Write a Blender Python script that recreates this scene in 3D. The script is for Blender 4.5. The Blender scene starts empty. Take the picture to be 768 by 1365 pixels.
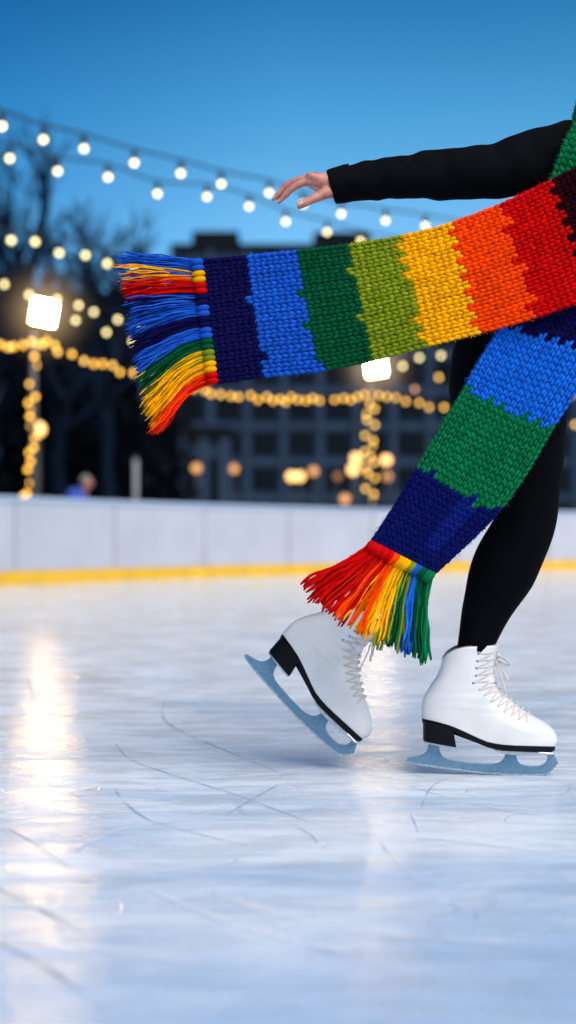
import bpy, math, random
import numpy as np
from mathutils import Vector, Matrix
random.seed(7); rng = np.random.default_rng(7)
SC = bpy.context.scene; COL = SC.collection
R = math.radians
# ------------------------------------------------------------------ camera geometry
FPX, YH, CH = 2080.0, 720.0, 0.475          # focal length in photo pixels, horizon row, eye height (m)
def P(px, py, Y):
    return np.array([(px-384.0)/FPX*Y, Y, CH+(YH-py)/FPX*Y])
# ------------------------------------------------------------------ object helpers
def link(name, me, parent=None, mat=None):
    o = bpy.data.objects.new(name, me); COL.objects.link(o)
    if mat is not None and me is not None: me.materials.append(mat)
    if parent is not None: o.parent = parent
    return o
def thing(name, label, cat, loc=(0,0,0), group=None, rot=(0,0,0)):
    o = bpy.data.objects.new(name, None); COL.objects.link(o)
    o.location = loc; o.rotation_euler = rot; o.empty_display_size = .1
    o['label'] = label; o['category'] = cat
    if group: o['group'] = group
    return o
def tag(o, label, cat, group=None):
    o['label'] = label; o['category'] = cat
    if group: o['group'] = group
    return o
def struct(o): o['kind'] = 'structure'; return o
def dup(root, loc, rot=None, label=None, scale=None):
    r = root.copy(); COL.objects.link(r); r.location = loc
    if rot is not None: r.rotation_euler = rot
    if scale is not None: r.scale = scale
    if label: r['label'] = label
    for ch in list(root.children):
        c = ch.copy(); COL.objects.link(c); c.parent = r
        for g in list(ch.children):
            d = g.copy(); COL.objects.link(d); d.parent = c
    return r
class MB:
    def __init__(s): s.v = []; s.f = []; s.n = 0; s.c = []
    def add(s, v, f, col=None):
        v = np.asarray(v, float); s.v.append(v)
        s.f += [tuple(int(i)+s.n for i in q) for q in f]; s.n += len(v)
        s.c.append(np.tile(np.array(col if col is not None else (1,1,1)), (len(v),1)))
        return s
    def mesh(s, name, smooth=True, colour=False, origin=(0,0,0)):
        me = bpy.data.meshes.new(name)
        V = np.concatenate(s.v)-np.array(origin)
        me.from_pydata(V.tolist(), [], s.f); me.update()
        if smooth: me.polygons.foreach_set('use_smooth', [True]*len(me.polygons))
        if colour:
            a = me.color_attributes.new('yarn', 'FLOAT_COLOR', 'POINT')
            cc = np.concatenate(s.c); cc = np.concatenate([cc, np.ones((len(cc),1))], 1)
            a.data.foreach_set('color', cc.astype(np.float32).ravel())
        return me
    def build(s, name, mat, parent=None, smooth=True, colour=False, origin=None):
        org = origin if origin is not None else (0,0,0)
        if parent is not None and origin is None:
            q = parent; acc = Vector((0,0,0))
            while q is not None: acc += q.location; q = q.parent
            org = tuple(acc)
        o = link(name, s.mesh(name, smooth, colour, org), parent, mat)
        if parent is None and origin is not None: o.location = origin
        return o
def cr(tab, t):
    """Catmull-Rom through table rows, t in 0..n-1 (array)"""
    tab = np.asarray(tab, float); n = len(tab); t = np.clip(np.asarray(t, float), 0, n-1-1e-9)
    i = np.floor(t).astype(int); f = (t-i)
    g = lambda k: tab[np.clip(k, 0, n-1)]
    sh = (-1,)+(1,)*(tab.ndim-1)
    f = f.reshape(f.shape+(1,)*(tab.ndim-1))
    p0, p1, p2, p3 = g(i-1), g(i), g(i+1), g(i+2)
    return .5*(2*p1+(p2-p0)*f+(2*p0-5*p1+4*p2-p3)*f*f+(3*p1-p0-3*p2+p3)*f**3)
def loft(pts, ra, rb=None, seg=16, side=(0,1,0), power=1.0, cap=True, smooth_n=None):
    """elliptical tube through points: ra along the in-plane normal, rb along 'side'"""
    pts = np.asarray(pts, float); ra = np.asarray(ra, float) if np.ndim(ra) else np.full(len(pts), float(ra))
    rb = ra if rb is None else (np.asarray(rb, float) if np.ndim(rb) else np.full(len(pts), float(rb)))
    if smooth_n:
        t = np.linspace(0, len(pts)-1, smooth_n); pts = cr(pts, t); ra = cr(ra[:,None], t)[:,0]; rb = cr(rb[:,None], t)[:,0]
    n = len(pts); tan = np.gradient(pts, axis=0); tan /= np.linalg.norm(tan, axis=1)[:,None]+1e-12
    S = np.asarray(side, float); b = S-tan*(tan@S)[:,None]
    ln = np.linalg.norm(b, axis=1)
    for k in range(n):
        if ln[k] < .05:
            alt = np.array([1.,0,0]); b[k] = alt-tan[k]*(tan[k]@alt)
    b /= np.linalg.norm(b, axis=1)[:,None]; nn = np.cross(tan, b)
    a = np.arange(seg)/seg*2*math.pi
    ca, sa = np.cos(a), np.sin(a)
    if power != 1: ca = np.sign(ca)*abs(ca)**power; sa = np.sign(sa)*abs(sa)**power
    V = pts[:,None]+nn[:,None]*(ra[:,None]*ca)[...,None]+b[:,None]*(rb[:,None]*sa)[...,None]
    V = V.reshape(-1,3); F = []
    for i in range(n-1):
        for j in range(seg):
            k = (j+1)%seg; F.append((i*seg+j, i*seg+k, (i+1)*seg+k, (i+1)*seg+j))
    if cap:
        V = np.concatenate([V, pts[:1], pts[-1:]]); m = n*seg
        for j in range(seg):
            k = (j+1)%seg; F.append((m, k, j)); F.append((m+1, (n-1)*seg+j, (n-1)*seg+k))
    return V, F
def rounded(pts, r):
    """tube with hemispherical ends"""
    pts = np.asarray(pts, float); r = np.asarray(r, float) if np.ndim(r) else np.full(len(pts), float(r))
    d0 = pts[0]-pts[1]; d0 /= np.linalg.norm(d0); d1 = pts[-1]-pts[-2]; d1 /= np.linalg.norm(d1)
    A = [pts[0]+d0*r[0]*k for k in (.97,.8,.45)]; ra = [r[0]*k for k in (.24,.6,.89)]
    B = [pts[-1]+d1*r[-1]*k for k in (.45,.8,.97)]; rb = [r[-1]*k for k in (.89,.6,.24)]
    return np.array(A+list(pts)+B), np.array(ra+list(r)+rb)
def box(c, s, rot=None):
    x, y, z = [q/2 for q in s]
    V = np.array([(-x,-y,-z),(x,-y,-z),(x,y,-z),(-x,y,-z),(-x,-y,z),(x,-y,z),(x,y,z),(-x,y,z)])
    if rot is not None: V = V@np.array(Matrix.Rotation(rot, 3, 'Z')).T
    return V+np.array(c), [(0,3,2,1),(4,5,6,7),(0,1,5,4),(1,2,6,5),(2,3,7,6),(3,0,4,7)]
def ball(c, r, nu=12, nv=8):
    r = np.array(r) if np.ndim(r) else np.array([r]*3, float)
    V = [(0,0,-1)]
    for i in range(1, nv):
        t = -math.pi/2+math.pi*i/nv
        for j in range(nu):
            a = 2*math.pi*j/nu; V.append((math.cos(t)*math.cos(a), math.cos(t)*math.sin(a), math.sin(t)))
    V.append((0,0,1)); F = []
    for j in range(nu):
        k = (j+1)%nu; F.append((0, 1+k, 1+j)); e = 1+(nv-2)*nu; F.append((len(V)-1, e+j, e+k))
        for i in range(nv-2): F.append((1+i*nu+j, 1+i*nu+k, 1+(i+1)*nu+k, 1+(i+1)*nu+j))
    return np.array(V)*r+np.array(c), F
def prism(poly, y0, y1):
    """polygon in (x,z) extruded along y"""
    n = len(poly); poly = np.asarray(poly, float)
    V = [(p[0], y0, p[1]) for p in poly]+[(p[0], y1, p[1]) for p in poly]
    F = [tuple(range(n)), tuple(range(2*n-1, n-1, -1))]
    F += [(i, i+n, (i+1)%n+n, (i+1)%n) for i in range(n)]
    return np.array(V), F
def bevel(o, w, seg=2, ang=35):
    m = o.modifiers.new('bevel', 'BEVEL'); m.width = w; m.segments = seg; m.limit_method = 'ANGLE'; m.angle_limit = R(ang); return o
def remesh(mb, name, voxel, smooth=6, fac=.5):
    o = link('tmp', mb.mesh(name, False))
    m = o.modifiers.new('r', 'REMESH'); m.mode = 'VOXEL'; m.voxel_size = voxel
    if smooth:
        s = o.modifiers.new('s', 'SMOOTH'); s.factor = fac; s.iterations = smooth
    dg = bpy.context.evaluated_depsgraph_get(); dg.update()
    me = bpy.data.meshes.new_from_object(o.evaluated_get(dg)); me.name = name
    bpy.data.objects.remove(o)
    me.polygons.foreach_set('use_smooth', [True]*len(me.polygons)); me.materials.clear()
    return me
# ------------------------------------------------------------------ materials
def nodes(name):
    m = bpy.data.materials.new(name); m.use_nodes = True; nt = m.node_tree
    return m, nt, nt.nodes['Principled BSDF']
def mat(name, col, rough=.6, metal=0, var=.12, scale=30, bump=0, bscale=200, sheen=0, spec=.5, coat=0, coatr=.1, sss=0, emit=None, es=0, sheenc=None):
    m, nt, b = nodes(name); N = nt.nodes.new; L = nt.links.new
    tc = N('ShaderNodeTexCoord'); no = N('ShaderNodeTexNoise'); no.inputs['Scale'].default_value = scale; no.inputs['Detail'].default_value = 5
    L(tc.outputs['Object'], no.inputs['Vector'])
    mr = N('ShaderNodeMapRange'); mr.inputs[1].default_value = .3; mr.inputs[2].default_value = .7
    mr.inputs[3].default_value = 1-var; mr.inputs[4].default_value = 1+var; L(no.outputs['Fac'], mr.inputs[0])
    mx = N('ShaderNodeVectorMath'); mx.operation = 'SCALE'; mx.inputs[0].default_value = col[:3]; L(mr.outputs[0], mx.inputs['Scale'])
    L(mx.outputs[0], b.inputs['Base Color'])
    b.inputs['Roughness'].default_value = rough; b.inputs['Metallic'].default_value = metal
    b.inputs['Specular IOR Level'].default_value = spec
    b.inputs['Sheen Weight'].default_value = sheen; b.inputs['Sheen Roughness'].default_value = .4
    if sheenc: b.inputs['Sheen Tint'].default_value = (*sheenc, 1)
    b.inputs['Coat Weight'].default_value = coat; b.inputs['Coat Roughness'].default_value = coatr
    if sss:
        b.inputs['Subsurface Weight'].default_value = sss; b.inputs['Subsurface Radius'].default_value = (.01,.004,.002); b.inputs['Subsurface Scale'].default_value = .6
    if emit:
        b.inputs['Emission Color'].default_value = (*emit, 1); b.inputs['Emission Strength'].default_value = es
    if bump:
        n2 = N('ShaderNodeTexNoise'); n2.inputs['Scale'].default_value = bscale; n2.inputs['Detail'].default_value = 4; L(tc.outputs['Object'], n2.inputs['Vector'])
        bp = N('ShaderNodeBump'); bp.inputs['Strength'].default_value = bump; bp.inputs['Distance'].default_value = .002
        L(n2.outputs['Fac'], bp.inputs['Height']); L(bp.outputs[0], b.inputs['Normal'])
    return m
def yarn_mat():
    m, nt, b = nodes('wool_yarn'); N = nt.nodes.new; L = nt.links.new
    at = N('ShaderNodeAttribute'); at.attribute_name = 'yarn'
    tc = N('ShaderNodeTexCoord'); no = N('ShaderNodeTexNoise'); no.inputs['Scale'].default_value = 420; no.inputs['Detail'].default_value = 4; no.inputs['Roughness'].default_value = .7
    L(tc.outputs['Object'], no.inputs['Vector'])
    mr = N('ShaderNodeMapRange'); mr.inputs[1].default_value = .3; mr.inputs[2].default_value = .7; mr.inputs[3].default_value = .72; mr.inputs[4].default_value = 1.25
    L(no.outputs['Fac'], mr.inputs[0])
    mx = N('ShaderNodeVectorMath'); mx.operation = 'SCALE'; L(at.outputs['Color'], mx.inputs[0]); L(mr.outputs[0], mx.inputs['Scale'])
    L(mx.outputs[0], b.inputs['Base Color']); b.inputs['Roughness'].default_value = .9; b.inputs['Specular IOR Level'].default_value = .04
    b.inputs['Sheen Weight'].default_value = .0; b.inputs['Sheen Roughness'].default_value = .5
    bp = N('ShaderNodeBump'); bp.inputs['Strength'].default_value = .7; bp.inputs['Distance'].default_value = .0015
    L(no.outputs['Fac'], bp.inputs['Height']); L(bp.outputs[0], b.inputs['Normal'])
    return m
M_YARN = yarn_mat()
M_SKIN = mat('skin', (.50,.20,.15), .5, var=.28, scale=60, bump=.15, bscale=500, sss=.12)
M_HAIR = mat('hair', (.05,.028,.015), .5, var=.4, scale=80, bump=.5, bscale=300)
M_KNIT = mat('black_jersey', (.0035,.0035,.005), .9, var=.25, scale=40, bump=.4, bscale=900, spec=.05)
M_LEG = mat('black_leggings', (.0018,.0018,.003), .8, var=.2, scale=50, bump=.2, bscale=1200, spec=.05)
M_LEATHER = mat('white_leather', (.68,.67,.68), .30, var=.09, scale=14, bump=.25, bscale=45, coat=.6, coatr=.10)
def scuff(m):
    nt = m.node_tree; N = nt.nodes.new; L = nt.links.new; b = nt.nodes['Principled BSDF']; src = b.inputs['Base Color'].links[0].from_socket
    tc = N('ShaderNodeTexCoord'); mp = N('ShaderNodeMapping'); mp.inputs['Scale'].default_value = (40,40,160); mp.inputs['Rotation'].default_value = (.3,.5,.2); L(tc.outputs['Object'], mp.inputs['Vector'])
    no = N('ShaderNodeTexNoise'); no.inputs['Scale'].default_value = 1.0; no.inputs['Detail'].default_value = 6; no.inputs['Roughness'].default_value = .65; L(mp.outputs[0], no.inputs['Vector'])
    mr = N('ShaderNodeMapRange'); mr.inputs[1].default_value = .64; mr.inputs[2].default_value = .74; mr.inputs[3].default_value = 0; mr.inputs[4].default_value = .55; L(no.outputs['Fac'], mr.inputs[0])
    mx = N('ShaderNodeMix'); mx.data_type = 'RGBA'; L(mr.outputs[0], mx.inputs[0]); L(src, mx.inputs[6]); mx.inputs[7].default_value = (.30,.32,.36,1); L(mx.outputs[2], b.inputs['Base Color'])
scuff(M_LEATHER)
M_TRIM = mat('grey_piping', (.18,.19,.22), .5, var=.1)
M_SOLE = mat('black_sole', (.003,.003,.005), .4, var=.3, scale=60, spec=.14, bump=.05, bscale=80)
M_STEEL = mat('sole_plate', (.55,.56,.6), .3, metal=.9, var=.2, scale=120, bump=.2, bscale=300)
M_LACE = mat('cotton_lace', (.60,.55,.53), .8, var=.1, scale=200, bump=.4, bscale=900)
M_HOLE = mat('dark_eyelet', (.02,.02,.03), .4)
M_HOOK = mat('lace_hook', (.16,.34,.5), .25, metal=.8)
def blade_mat(edge):
    m, nt, b = nodes('frosted_blade_edge' if edge else 'blue_steel_blade'); N = nt.nodes.new; L = nt.links.new
    tc = N('ShaderNodeTexCoord'); no = N('ShaderNodeTexNoise'); no.inputs['Scale'].default_value = 320; no.inputs['Detail'].default_value = 8; no.inputs['Roughness'].default_value = .75
    L(tc.outputs['Object'], no.inputs['Vector']); cp = N('ShaderNodeValToRGB'); L(no.outputs['Fac'], cp.inputs[0])
    c0, c1 = ((.10,.22,.36),(.62,.68,.74)) if edge else ((.09,.19,.31),(.20,.34,.47))
    cp.color_ramp.elements[0].position = .38; cp.color_ramp.elements[0].color = (*c0,1)
    cp.color_ramp.elements[1].position = .66; cp.color_ramp.elements[1].color = (*c1,1)
    L(cp.outputs[0], b.inputs['Base Color']); b.inputs['Metallic'].default_value = .5; b.inputs['Roughness'].default_value = .33
    bp = N('ShaderNodeBump'); bp.inputs['Strength'].default_value = .25; bp.inputs['Distance'].default_value = .001; L(no.outputs['Fac'], bp.inputs['Height']); L(bp.outputs[0], b.inputs['Normal'])
    return m
M_BLADE, M_EDGE = blade_mat(False), blade_mat(True)
M_BOARD = mat('board_plastic', (.47,.475,.53), .42, var=.07, scale=1.6, bump=.05, bscale=6)
M_KICK = mat('yellow_kick', (.78,.44,.012), .45, var=.12, scale=4)
M_RAIL = mat('board_rail', (.42,.52,.68), .4, var=.05, scale=5)
M_DARKMETAL = mat('dark_metal', (.03,.034,.04), .5, metal=.4)
M_POLE = mat('pole_paint', (.10,.10,.11), .5, var=.2, scale=8, spec=.04)
M_CABLE = mat('cable', (.006,.007,.01), .7)
M_BARK = mat('bark', (.006,.013,.028), .9, var=.4, scale=6, spec=.04)  # blue of the distance haze is mixed into the bark colour
M_NEEDLE = mat('dark_foliage', (.003,.006,.010), .9, var=.5, scale=3, spec=.04)
M_FACADE = mat('facade', (.022,.040,.074), .8, var=.15, scale=.3, spec=.04)
M_FACADE2 = mat('facade_dark', (.008,.010,.014), .9, var=.25, scale=.3, spec=.04)
M_BAND = mat('facade_band', (.032,.054,.096), .8, var=.15, scale=.3, spec=.04)
M_PANE = mat('window_glass', (.006,.008,.012), .2, var=.3, scale=.6, spec=.04)
M_FRAME = mat('window_frame', (.010,.02,.04), .6, spec=.04)
M_BRICK = mat('brick', (.035,.014,.012), .9, var=.3, scale=1, spec=.04)
def glow(name, c, s): return mat(name, (.03,.03,.03), .4, emit=c, es=s)
E_FEST = glow('festoon_glow', (1.0,.82,.36), 5.0)
E_FAIRY = glow('fairy_glow', (1.0,.50,.05), 4.2)
E_FAIRY2 = glow('fairy_glow_pale', (1.0,.54,.09), 4.2)
E_DIM = glow('fairy_glow_dim', (1.0,.45,.16), 2.5)
E_FLOOD = glow('flood_glow', (1.0,.70,.34), 150); E_FLOOD2 = glow('flood_glow_dimmer', (1.0,.76,.44), 60)
E_BROWN = glow('amber_lamp', (1.0,.45,.14), 1.6)
E_BROWN2 = glow('amber_lamp_dim', (1.0,.42,.18), .5)
E_BROWN3 = glow('amber_lamp_bright', (1.0,.55,.17), 3.4)
# ------------------------------------------------------------------ ice
def ice_mat():
    m, nt, b = nodes('skated_ice'); N = nt.nodes.new; L = nt.links.new
    tc = N('ShaderNodeTexCoord')
    def mapping(sx, sy, rz=0):
        q = N('ShaderNodeMapping'); q.inputs['Scale'].default_value = (sx, sy, 1); q.inputs['Rotation'].default_value = (0,0,R(rz)); L(tc.outputs['Object'], q.inputs['Vector']); return q.outputs[0]
    def noise(vec, sc, det=6, ro=.55, dist=0):
        q = N('ShaderNodeTexNoise'); q.inputs['Scale'].default_value = sc; q.inputs['Detail'].default_value = det; q.inputs['Roughness'].default_value = ro; q.inputs['Distortion'].default_value = dist
        L(vec, q.inputs['Vector']); return q.outputs['Fac']
    def rng_(x, a, bb, c, d, smooth=True):
        q = N('ShaderNodeMapRange'); q.interpolation_type = 'SMOOTHSTEP' if smooth else 'LINEAR'
        for i, v in enumerate((a,bb,c,d)): q.inputs[i+1].default_value = v
        L(x, q.inputs[0]); return q.outputs[0]
    def math_(op, a, bb=None):
        q = N('ShaderNodeMath'); q.operation = op
        for i, v in enumerate((a, bb)):
            if v is None: continue
            if isinstance(v, (int, float)): q.inputs[i].default_value = v
            else: L(v, q.inputs[i])
        return q.outputs[0]
    patch = noise(mapping(.9, 1.5, 12), 1.1, 6, .6, .6)          # frosted / wet patches
    streak = noise(mapping(1.0, 7.0, -9), 2.2, 7, .6, .4)        # long swept skate marks
    fine = noise(mapping(6, 34, -5), 5, 6, .65)                  # fine swept grain
    grain = noise(mapping(1, 1), 260, 3, .6)
    def scratch(sx, sy, rz, sc, wid, level, mlo, mhi, msc):
        q = noise(mapping(sx, sy, rz), sc, 2.2, .45, .3)
        d = math_('ABSOLUTE', math_('SUBTRACT', q, level))
        ln = rng_(d, 0, wid, 1, 0)
        mk = rng_(noise(mapping(1,1,rz), msc, 3), mlo, mhi, 0, 1)
        return math_('MULTIPLY', ln, mk)
    s1 = scratch(1, 1.3, 25, 1.5, .0032, .50, .47, .56, 2.1)
    s2 = scratch(1.2, .9, -35, 2.3, .0045, .46, .50, .60, 2.7)
    s3 = scratch(.8, 1.8, 60, 2.0, .0035, .55, .48, .58, 1.7)
    s4 = scratch(2.0, 5.0, -8, 2.4, .010, .50, .48, .60, 3.0)
    lines = math_('MAXIMUM', math_('MAXIMUM', s1, s2), math_('MAXIMUM', s3, math_('MULTIPLY', s4, .5)))
    frost_and_falloff = math_('MULTIPLY', rng_(patch, .36, .62, .38, 1), rng_(streak, .3, .66, .62, 1))
    sp_ = N('ShaderNodeSeparateXYZ'); L(tc.outputs['Object'], sp_.inputs[0])          # light falloff painted into the ice colour: darker and bluer close to the viewer
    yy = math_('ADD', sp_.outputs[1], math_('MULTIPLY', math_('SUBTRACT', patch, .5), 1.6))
    light_falloff = rng_(yy, 1.35, 3.0, .30, 1)
    frost_and_falloff = math_('MULTIPLY', frost_and_falloff, light_falloff)  # real frost patches times the painted falloff
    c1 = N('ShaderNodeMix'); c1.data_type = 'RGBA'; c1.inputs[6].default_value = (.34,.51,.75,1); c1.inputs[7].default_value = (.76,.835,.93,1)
    L(rng_(frost_and_falloff, .03, .62, 0, 1, False), c1.inputs[0])
    c2 = N('ShaderNodeMix'); c2.data_type = 'RGBA'; c2.inputs[7].default_value = (.17,.25,.38,1); L(c1.outputs[2], c2.inputs[6])
    L(math_('MULTIPLY', lines, .22), c2.inputs[0])
    c3 = N('ShaderNodeMix'); c3.data_type = 'RGBA'; c3.inputs[7].default_value = (.88,.92,.97,1); L(c2.outputs[2], c3.inputs[6])
    L(math_('MULTIPLY', rng_(fine, .5, .75, 0, .4), light_falloff), c3.inputs[0]); g2 = noise(mapping(1, 2.2, 6), 75, 6, .75)
    c4 = N('ShaderNodeVectorMath'); c4.operation = 'SCALE'; L(c3.outputs[2], c4.inputs[0]); L(rng_(g2, .32, .68, .86, 1.06, False), c4.inputs['Scale']); L(c4.outputs[0], b.inputs['Base Color'])
    b.inputs['IOR'].default_value = 1.31
    L(rng_(frost_and_falloff, 0, .9, .35, .5, False), b.inputs['Roughness'])
    b.inputs['Specular IOR Level'].default_value = .04
    L(rng_(noise(mapping(1.6, 4.5, -4), 2.6, 6, .65, .4), .42, .58, .26, 1.0), b.inputs['Coat Weight']); b.inputs['Coat IOR'].default_value = 1.31; L(rng_(frost_and_falloff, 0, .9, .035, .075, False), b.inputs['Coat Roughness'])
    b.inputs['Sheen Weight'].default_value = ICE_SHEEN; b.inputs['Sheen Roughness'].default_value = .35; b.inputs['Sheen Tint'].default_value = (.95,.97,1,1)
    h = math_('ADD', math_('MULTIPLY', streak, .6), math_('MULTIPLY', fine, .35))
    h = math_('ADD', h, math_('MULTIPLY', grain, .09)); h = math_('SUBTRACT', h, math_('MULTIPLY', lines, .25))
    h = math_('ADD', h, math_('MULTIPLY', noise(mapping(1.0,3.0,4), 9, 5, .6, .5), .35))
    bp = N('ShaderNodeBump'); bp.inputs['Strength'].default_value = .55; bp.inputs['Distance'].default_value = .010; L(h, bp.inputs['Height']); L(bp.outputs[0], b.inputs['Normal'])
    b2 = N('ShaderNodeBump'); b2.inputs['Strength'].default_value = .16; b2.inputs['Distance'].default_value = .010; L(h, b2.inputs['Height']); L(b2.outputs[0], b.inputs['Coat Normal'])
    return m
ICE_SHEEN = 0.0
BOARD = np.array([(-5.6,-8),(-5.75,2),(-5.55,7),(-5.0,11),(-4.15,13.8),(-2.95,16.0),(-1.6,18.55),(0,21.0),(2.1,23.3),(4.6,25.0),(8.5,26.6),(14,27.6),(30,28.5)])
tb = np.linspace(0, len(BOARD)-1, 140); bl = cr(BOARD, tb)
mb = MB(); poly = [(x,y,0) for x,y in bl]+[(30,-8,0)]
mb.add(poly, [tuple(range(len(poly)))[::-1]])
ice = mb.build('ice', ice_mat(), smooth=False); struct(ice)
mb = MB(); mb.add([(-900,-60,-.03),(900,-60,-.03),(900,1600,-.03),(-900,1600,-.03)], [(0,1,2,3)])
struct(mb.build('ground', mat('dark_paving', (.02,.024,.03), .9, spec=.05, var=.3, scale=.8), smooth=False))
# skate marks cut into the ice: thin ribbons, one sheet of marks
def G(px, py): Y = CH*FPX/(py-YH); return np.array([(px-384)/FPX*Y, Y, 0])
def marks(name, curves, m, z):
    mb = MB()
    for pts, w in curves:
        pts = np.asarray(pts, float); t = np.linspace(0, len(pts)-1, 40); q = cr(pts, t); q[:,2] = z
        d = np.gradient(q, axis=0); nn = np.stack([-d[:,1], d[:,0], 0*d[:,0]], 1); nn /= np.linalg.norm(nn, axis=1)[:,None]+1e-9
        ww = w*np.sin(np.linspace(.06,.97,40)*math.pi)**.6*(.7+.5*rng.random(40)); V = np.stack([q-nn*ww[:,None]*.5, q+nn*ww[:,None]*.5], 1).reshape(-1,3)
        mb.add(V, [(2*i,2*i+2,2*i+3,2*i+1) for i in range(39)])
    o = mb.build(name, m, smooth=False); o['kind'] = 'stuff'; return o
def mark_mat(name, col, alpha, sc):
    m, nt, b = nodes(name); N = nt.nodes.new; L = nt.links.new
    tc = N('ShaderNodeTexCoord'); no = N('ShaderNodeTexNoise'); no.inputs['Scale'].default_value = sc; no.inputs['Detail'].default_value = 5; L(tc.outputs['Object'], no.inputs['Vector'])
    mr = N('ShaderNodeMapRange'); mr.inputs[1].default_value = .35; mr.inputs[2].default_value = .62; mr.inputs[3].default_value = alpha*.15; mr.inputs[4].default_value = alpha; L(no.outputs['Fac'], mr.inputs[0])
    L(mr.outputs[0], b.inputs['Alpha']); b.inputs['Base Color'].default_value = (*col,1); b.inputs['Roughness'].default_value = .55; b.inputs['Specular IOR Level'].default_value = .2; return m
fix = [([(222,930),(216,950),(226,966),(262,985),(318,1008),(370,1030)],.011),([(154,992),(176,1014),(238,1036),(320,1062),(420,1100)],.009),([(152,1050),(166,1070),(200,1094),(262,1112),(330,1128)],.008),
       ([(300,1088),(340,1064),(372,1046)],.006),([(20,968),(60,980),(108,1002)],.012),([(36,905),(48,925),(90,945)],.016),([(4,1102),(40,1122),(96,1160)],.008),([(-10,1182),(50,1212),(120,1250)],.010),([(506,1122),(520,1142),(548,1172)],.006),
       ([(380,1096),(412,1112),(424,1126)],.005),([(544,1080),(552,1096),(558,1112)],.004),([(10,1030),(60,1042),(110,1066)],.006),([(560,1080),(575,1050),(600,1036)],.004),([(-20,1250),(60,1290),(140,1350)],.010),([(400,1010),(500,1035),(640,1075),(800,1100)],.004),([(430,960),(380,975),(300,985)],.006)]
fixc = [([G(*p) for p in l], w) for l, w in fix]
rm = np.random.default_rng(31)
for k in range(380):
    c0 = np.array([rm.uniform(-3,3.5), rm.uniform(1.7,8.5), 0]); a0 = rm.normal(0,.55); kq = rm.normal(0,.55); L_ = rm.uniform(.3,1.6); pts = []
    for t in np.linspace(-.5,.5,7): pts.append(c0+np.array([math.cos(a0)*t*L_-math.sin(a0)*kq*t*t*L_, math.sin(a0)*t*L_+math.cos(a0)*kq*t*t*L_, 0]))
    fixc.append((pts, rm.uniform(.001,.003)))
marks('skate_marks', fixc, mark_mat('cut_ice', (.14,.24,.40), .36, 9), .0012)
wl_ = [([(270,1188),(380,1222),(520,1248),(760,1262)],.030),([(560,1118),(660,1128),(780,1144)],.018),([(100,1140),(150,1110),(230,1096)],.014),([(200,1188),(330,1240),(480,1275)],.020)]
wc = [([G(*p) for p in l], w) for l, w in wl_]
for k in range(130):
    c0 = np.array([rm.uniform(-2.5,3), rm.uniform(1.6,7), 0]); a0 = rm.normal(0,.3); L_ = rm.uniform(.3,1.4); kq = rm.normal(0,.3)
    wc.append(([c0+np.array([math.cos(a0)*t*L_-math.sin(a0)*kq*t*t*L_, math.sin(a0)*t*L_+math.cos(a0)*kq*t*t*L_, 0]) for t in np.linspace(-.5,.5,6)], rm.uniform(.002,.008)))
marks('ice_shavings', wc, mark_mat('shaved_ice', (.86,.88,.92), .6, 14), .0022)
# ------------------------------------------------------------------ rink barrier
seg = np.linalg.norm(np.diff(bl, axis=0), axis=1); cum = np.concatenate([[0], np.cumsum(seg)])
def along(s): return np.array([np.interp(s, cum, bl[:,0]), np.interp(s, cum, bl[:,1])])
def bnorm(s):
    d = along(s+.05)-along(s-.05); d /= np.linalg.norm(d); return np.array([-d[1], d[0]])   # outward (away from ice)
def strip(s0, s1, o0, o1, z0, z1, n=8):
    V, F = [], []
    for s in np.linspace(s0, s1, n):
        p = along(s); q = bnorm(s); a, c = p+q*o0, p+q*o1
        V += [(a[0],a[1],z0),(a[0],a[1],z1),(c[0],c[1],z1),(c[0],c[1],z0)]
    for i in range(n-1):
        for k in range(4): F.append((4*i+k, 4*i+(k+1)%4, 4*i+4+(k+1)%4, 4*i+4+k))
    F += [(0,3,2,1), (4*n-4,4*n-3,4*n-2,4*n-1)]
    return V, F
barrier = thing('rink_barrier', 'white rink boards with yellow kick plate curving around the far edge of the ice', 'rink barrier')
sL = cum[np.argmin(np.linalg.norm(bl-np.array((-2.80,16.25)), axis=1))]
PL = 1.86; k0 = int(sL//PL)
for k in range(-k0, 18):
    s0 = sL+k*PL; s1 = s0+PL
    if s0 < 0.1 or s1 > cum[-1]-.2: continue
    a = MB(); a.add(*strip(s0+.016, s1-.016, 0, .06, .152, .882)); bevel(a.build('panel', M_BOARD, barrier, smooth=False), .006)
    a = MB(); a.add(*strip(s0+.004, s1-.004, -.012, .055, .0, .15)); bevel(a.build('kick_plate', M_KICK, barrier, smooth=False), .005)
    a = MB(); a.add(*strip(s0+.003, s1-.003, -.02, .085, .884, .930)); bevel(a.build('top_rail', M_RAIL, barrier, smooth=False), .01)
    a = MB(); a.add(*strip(s0-.05, s0+.05, .064, .14, 0, .9)); a.build('post', M_DARKMETAL, barrier, smooth=False)
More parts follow.
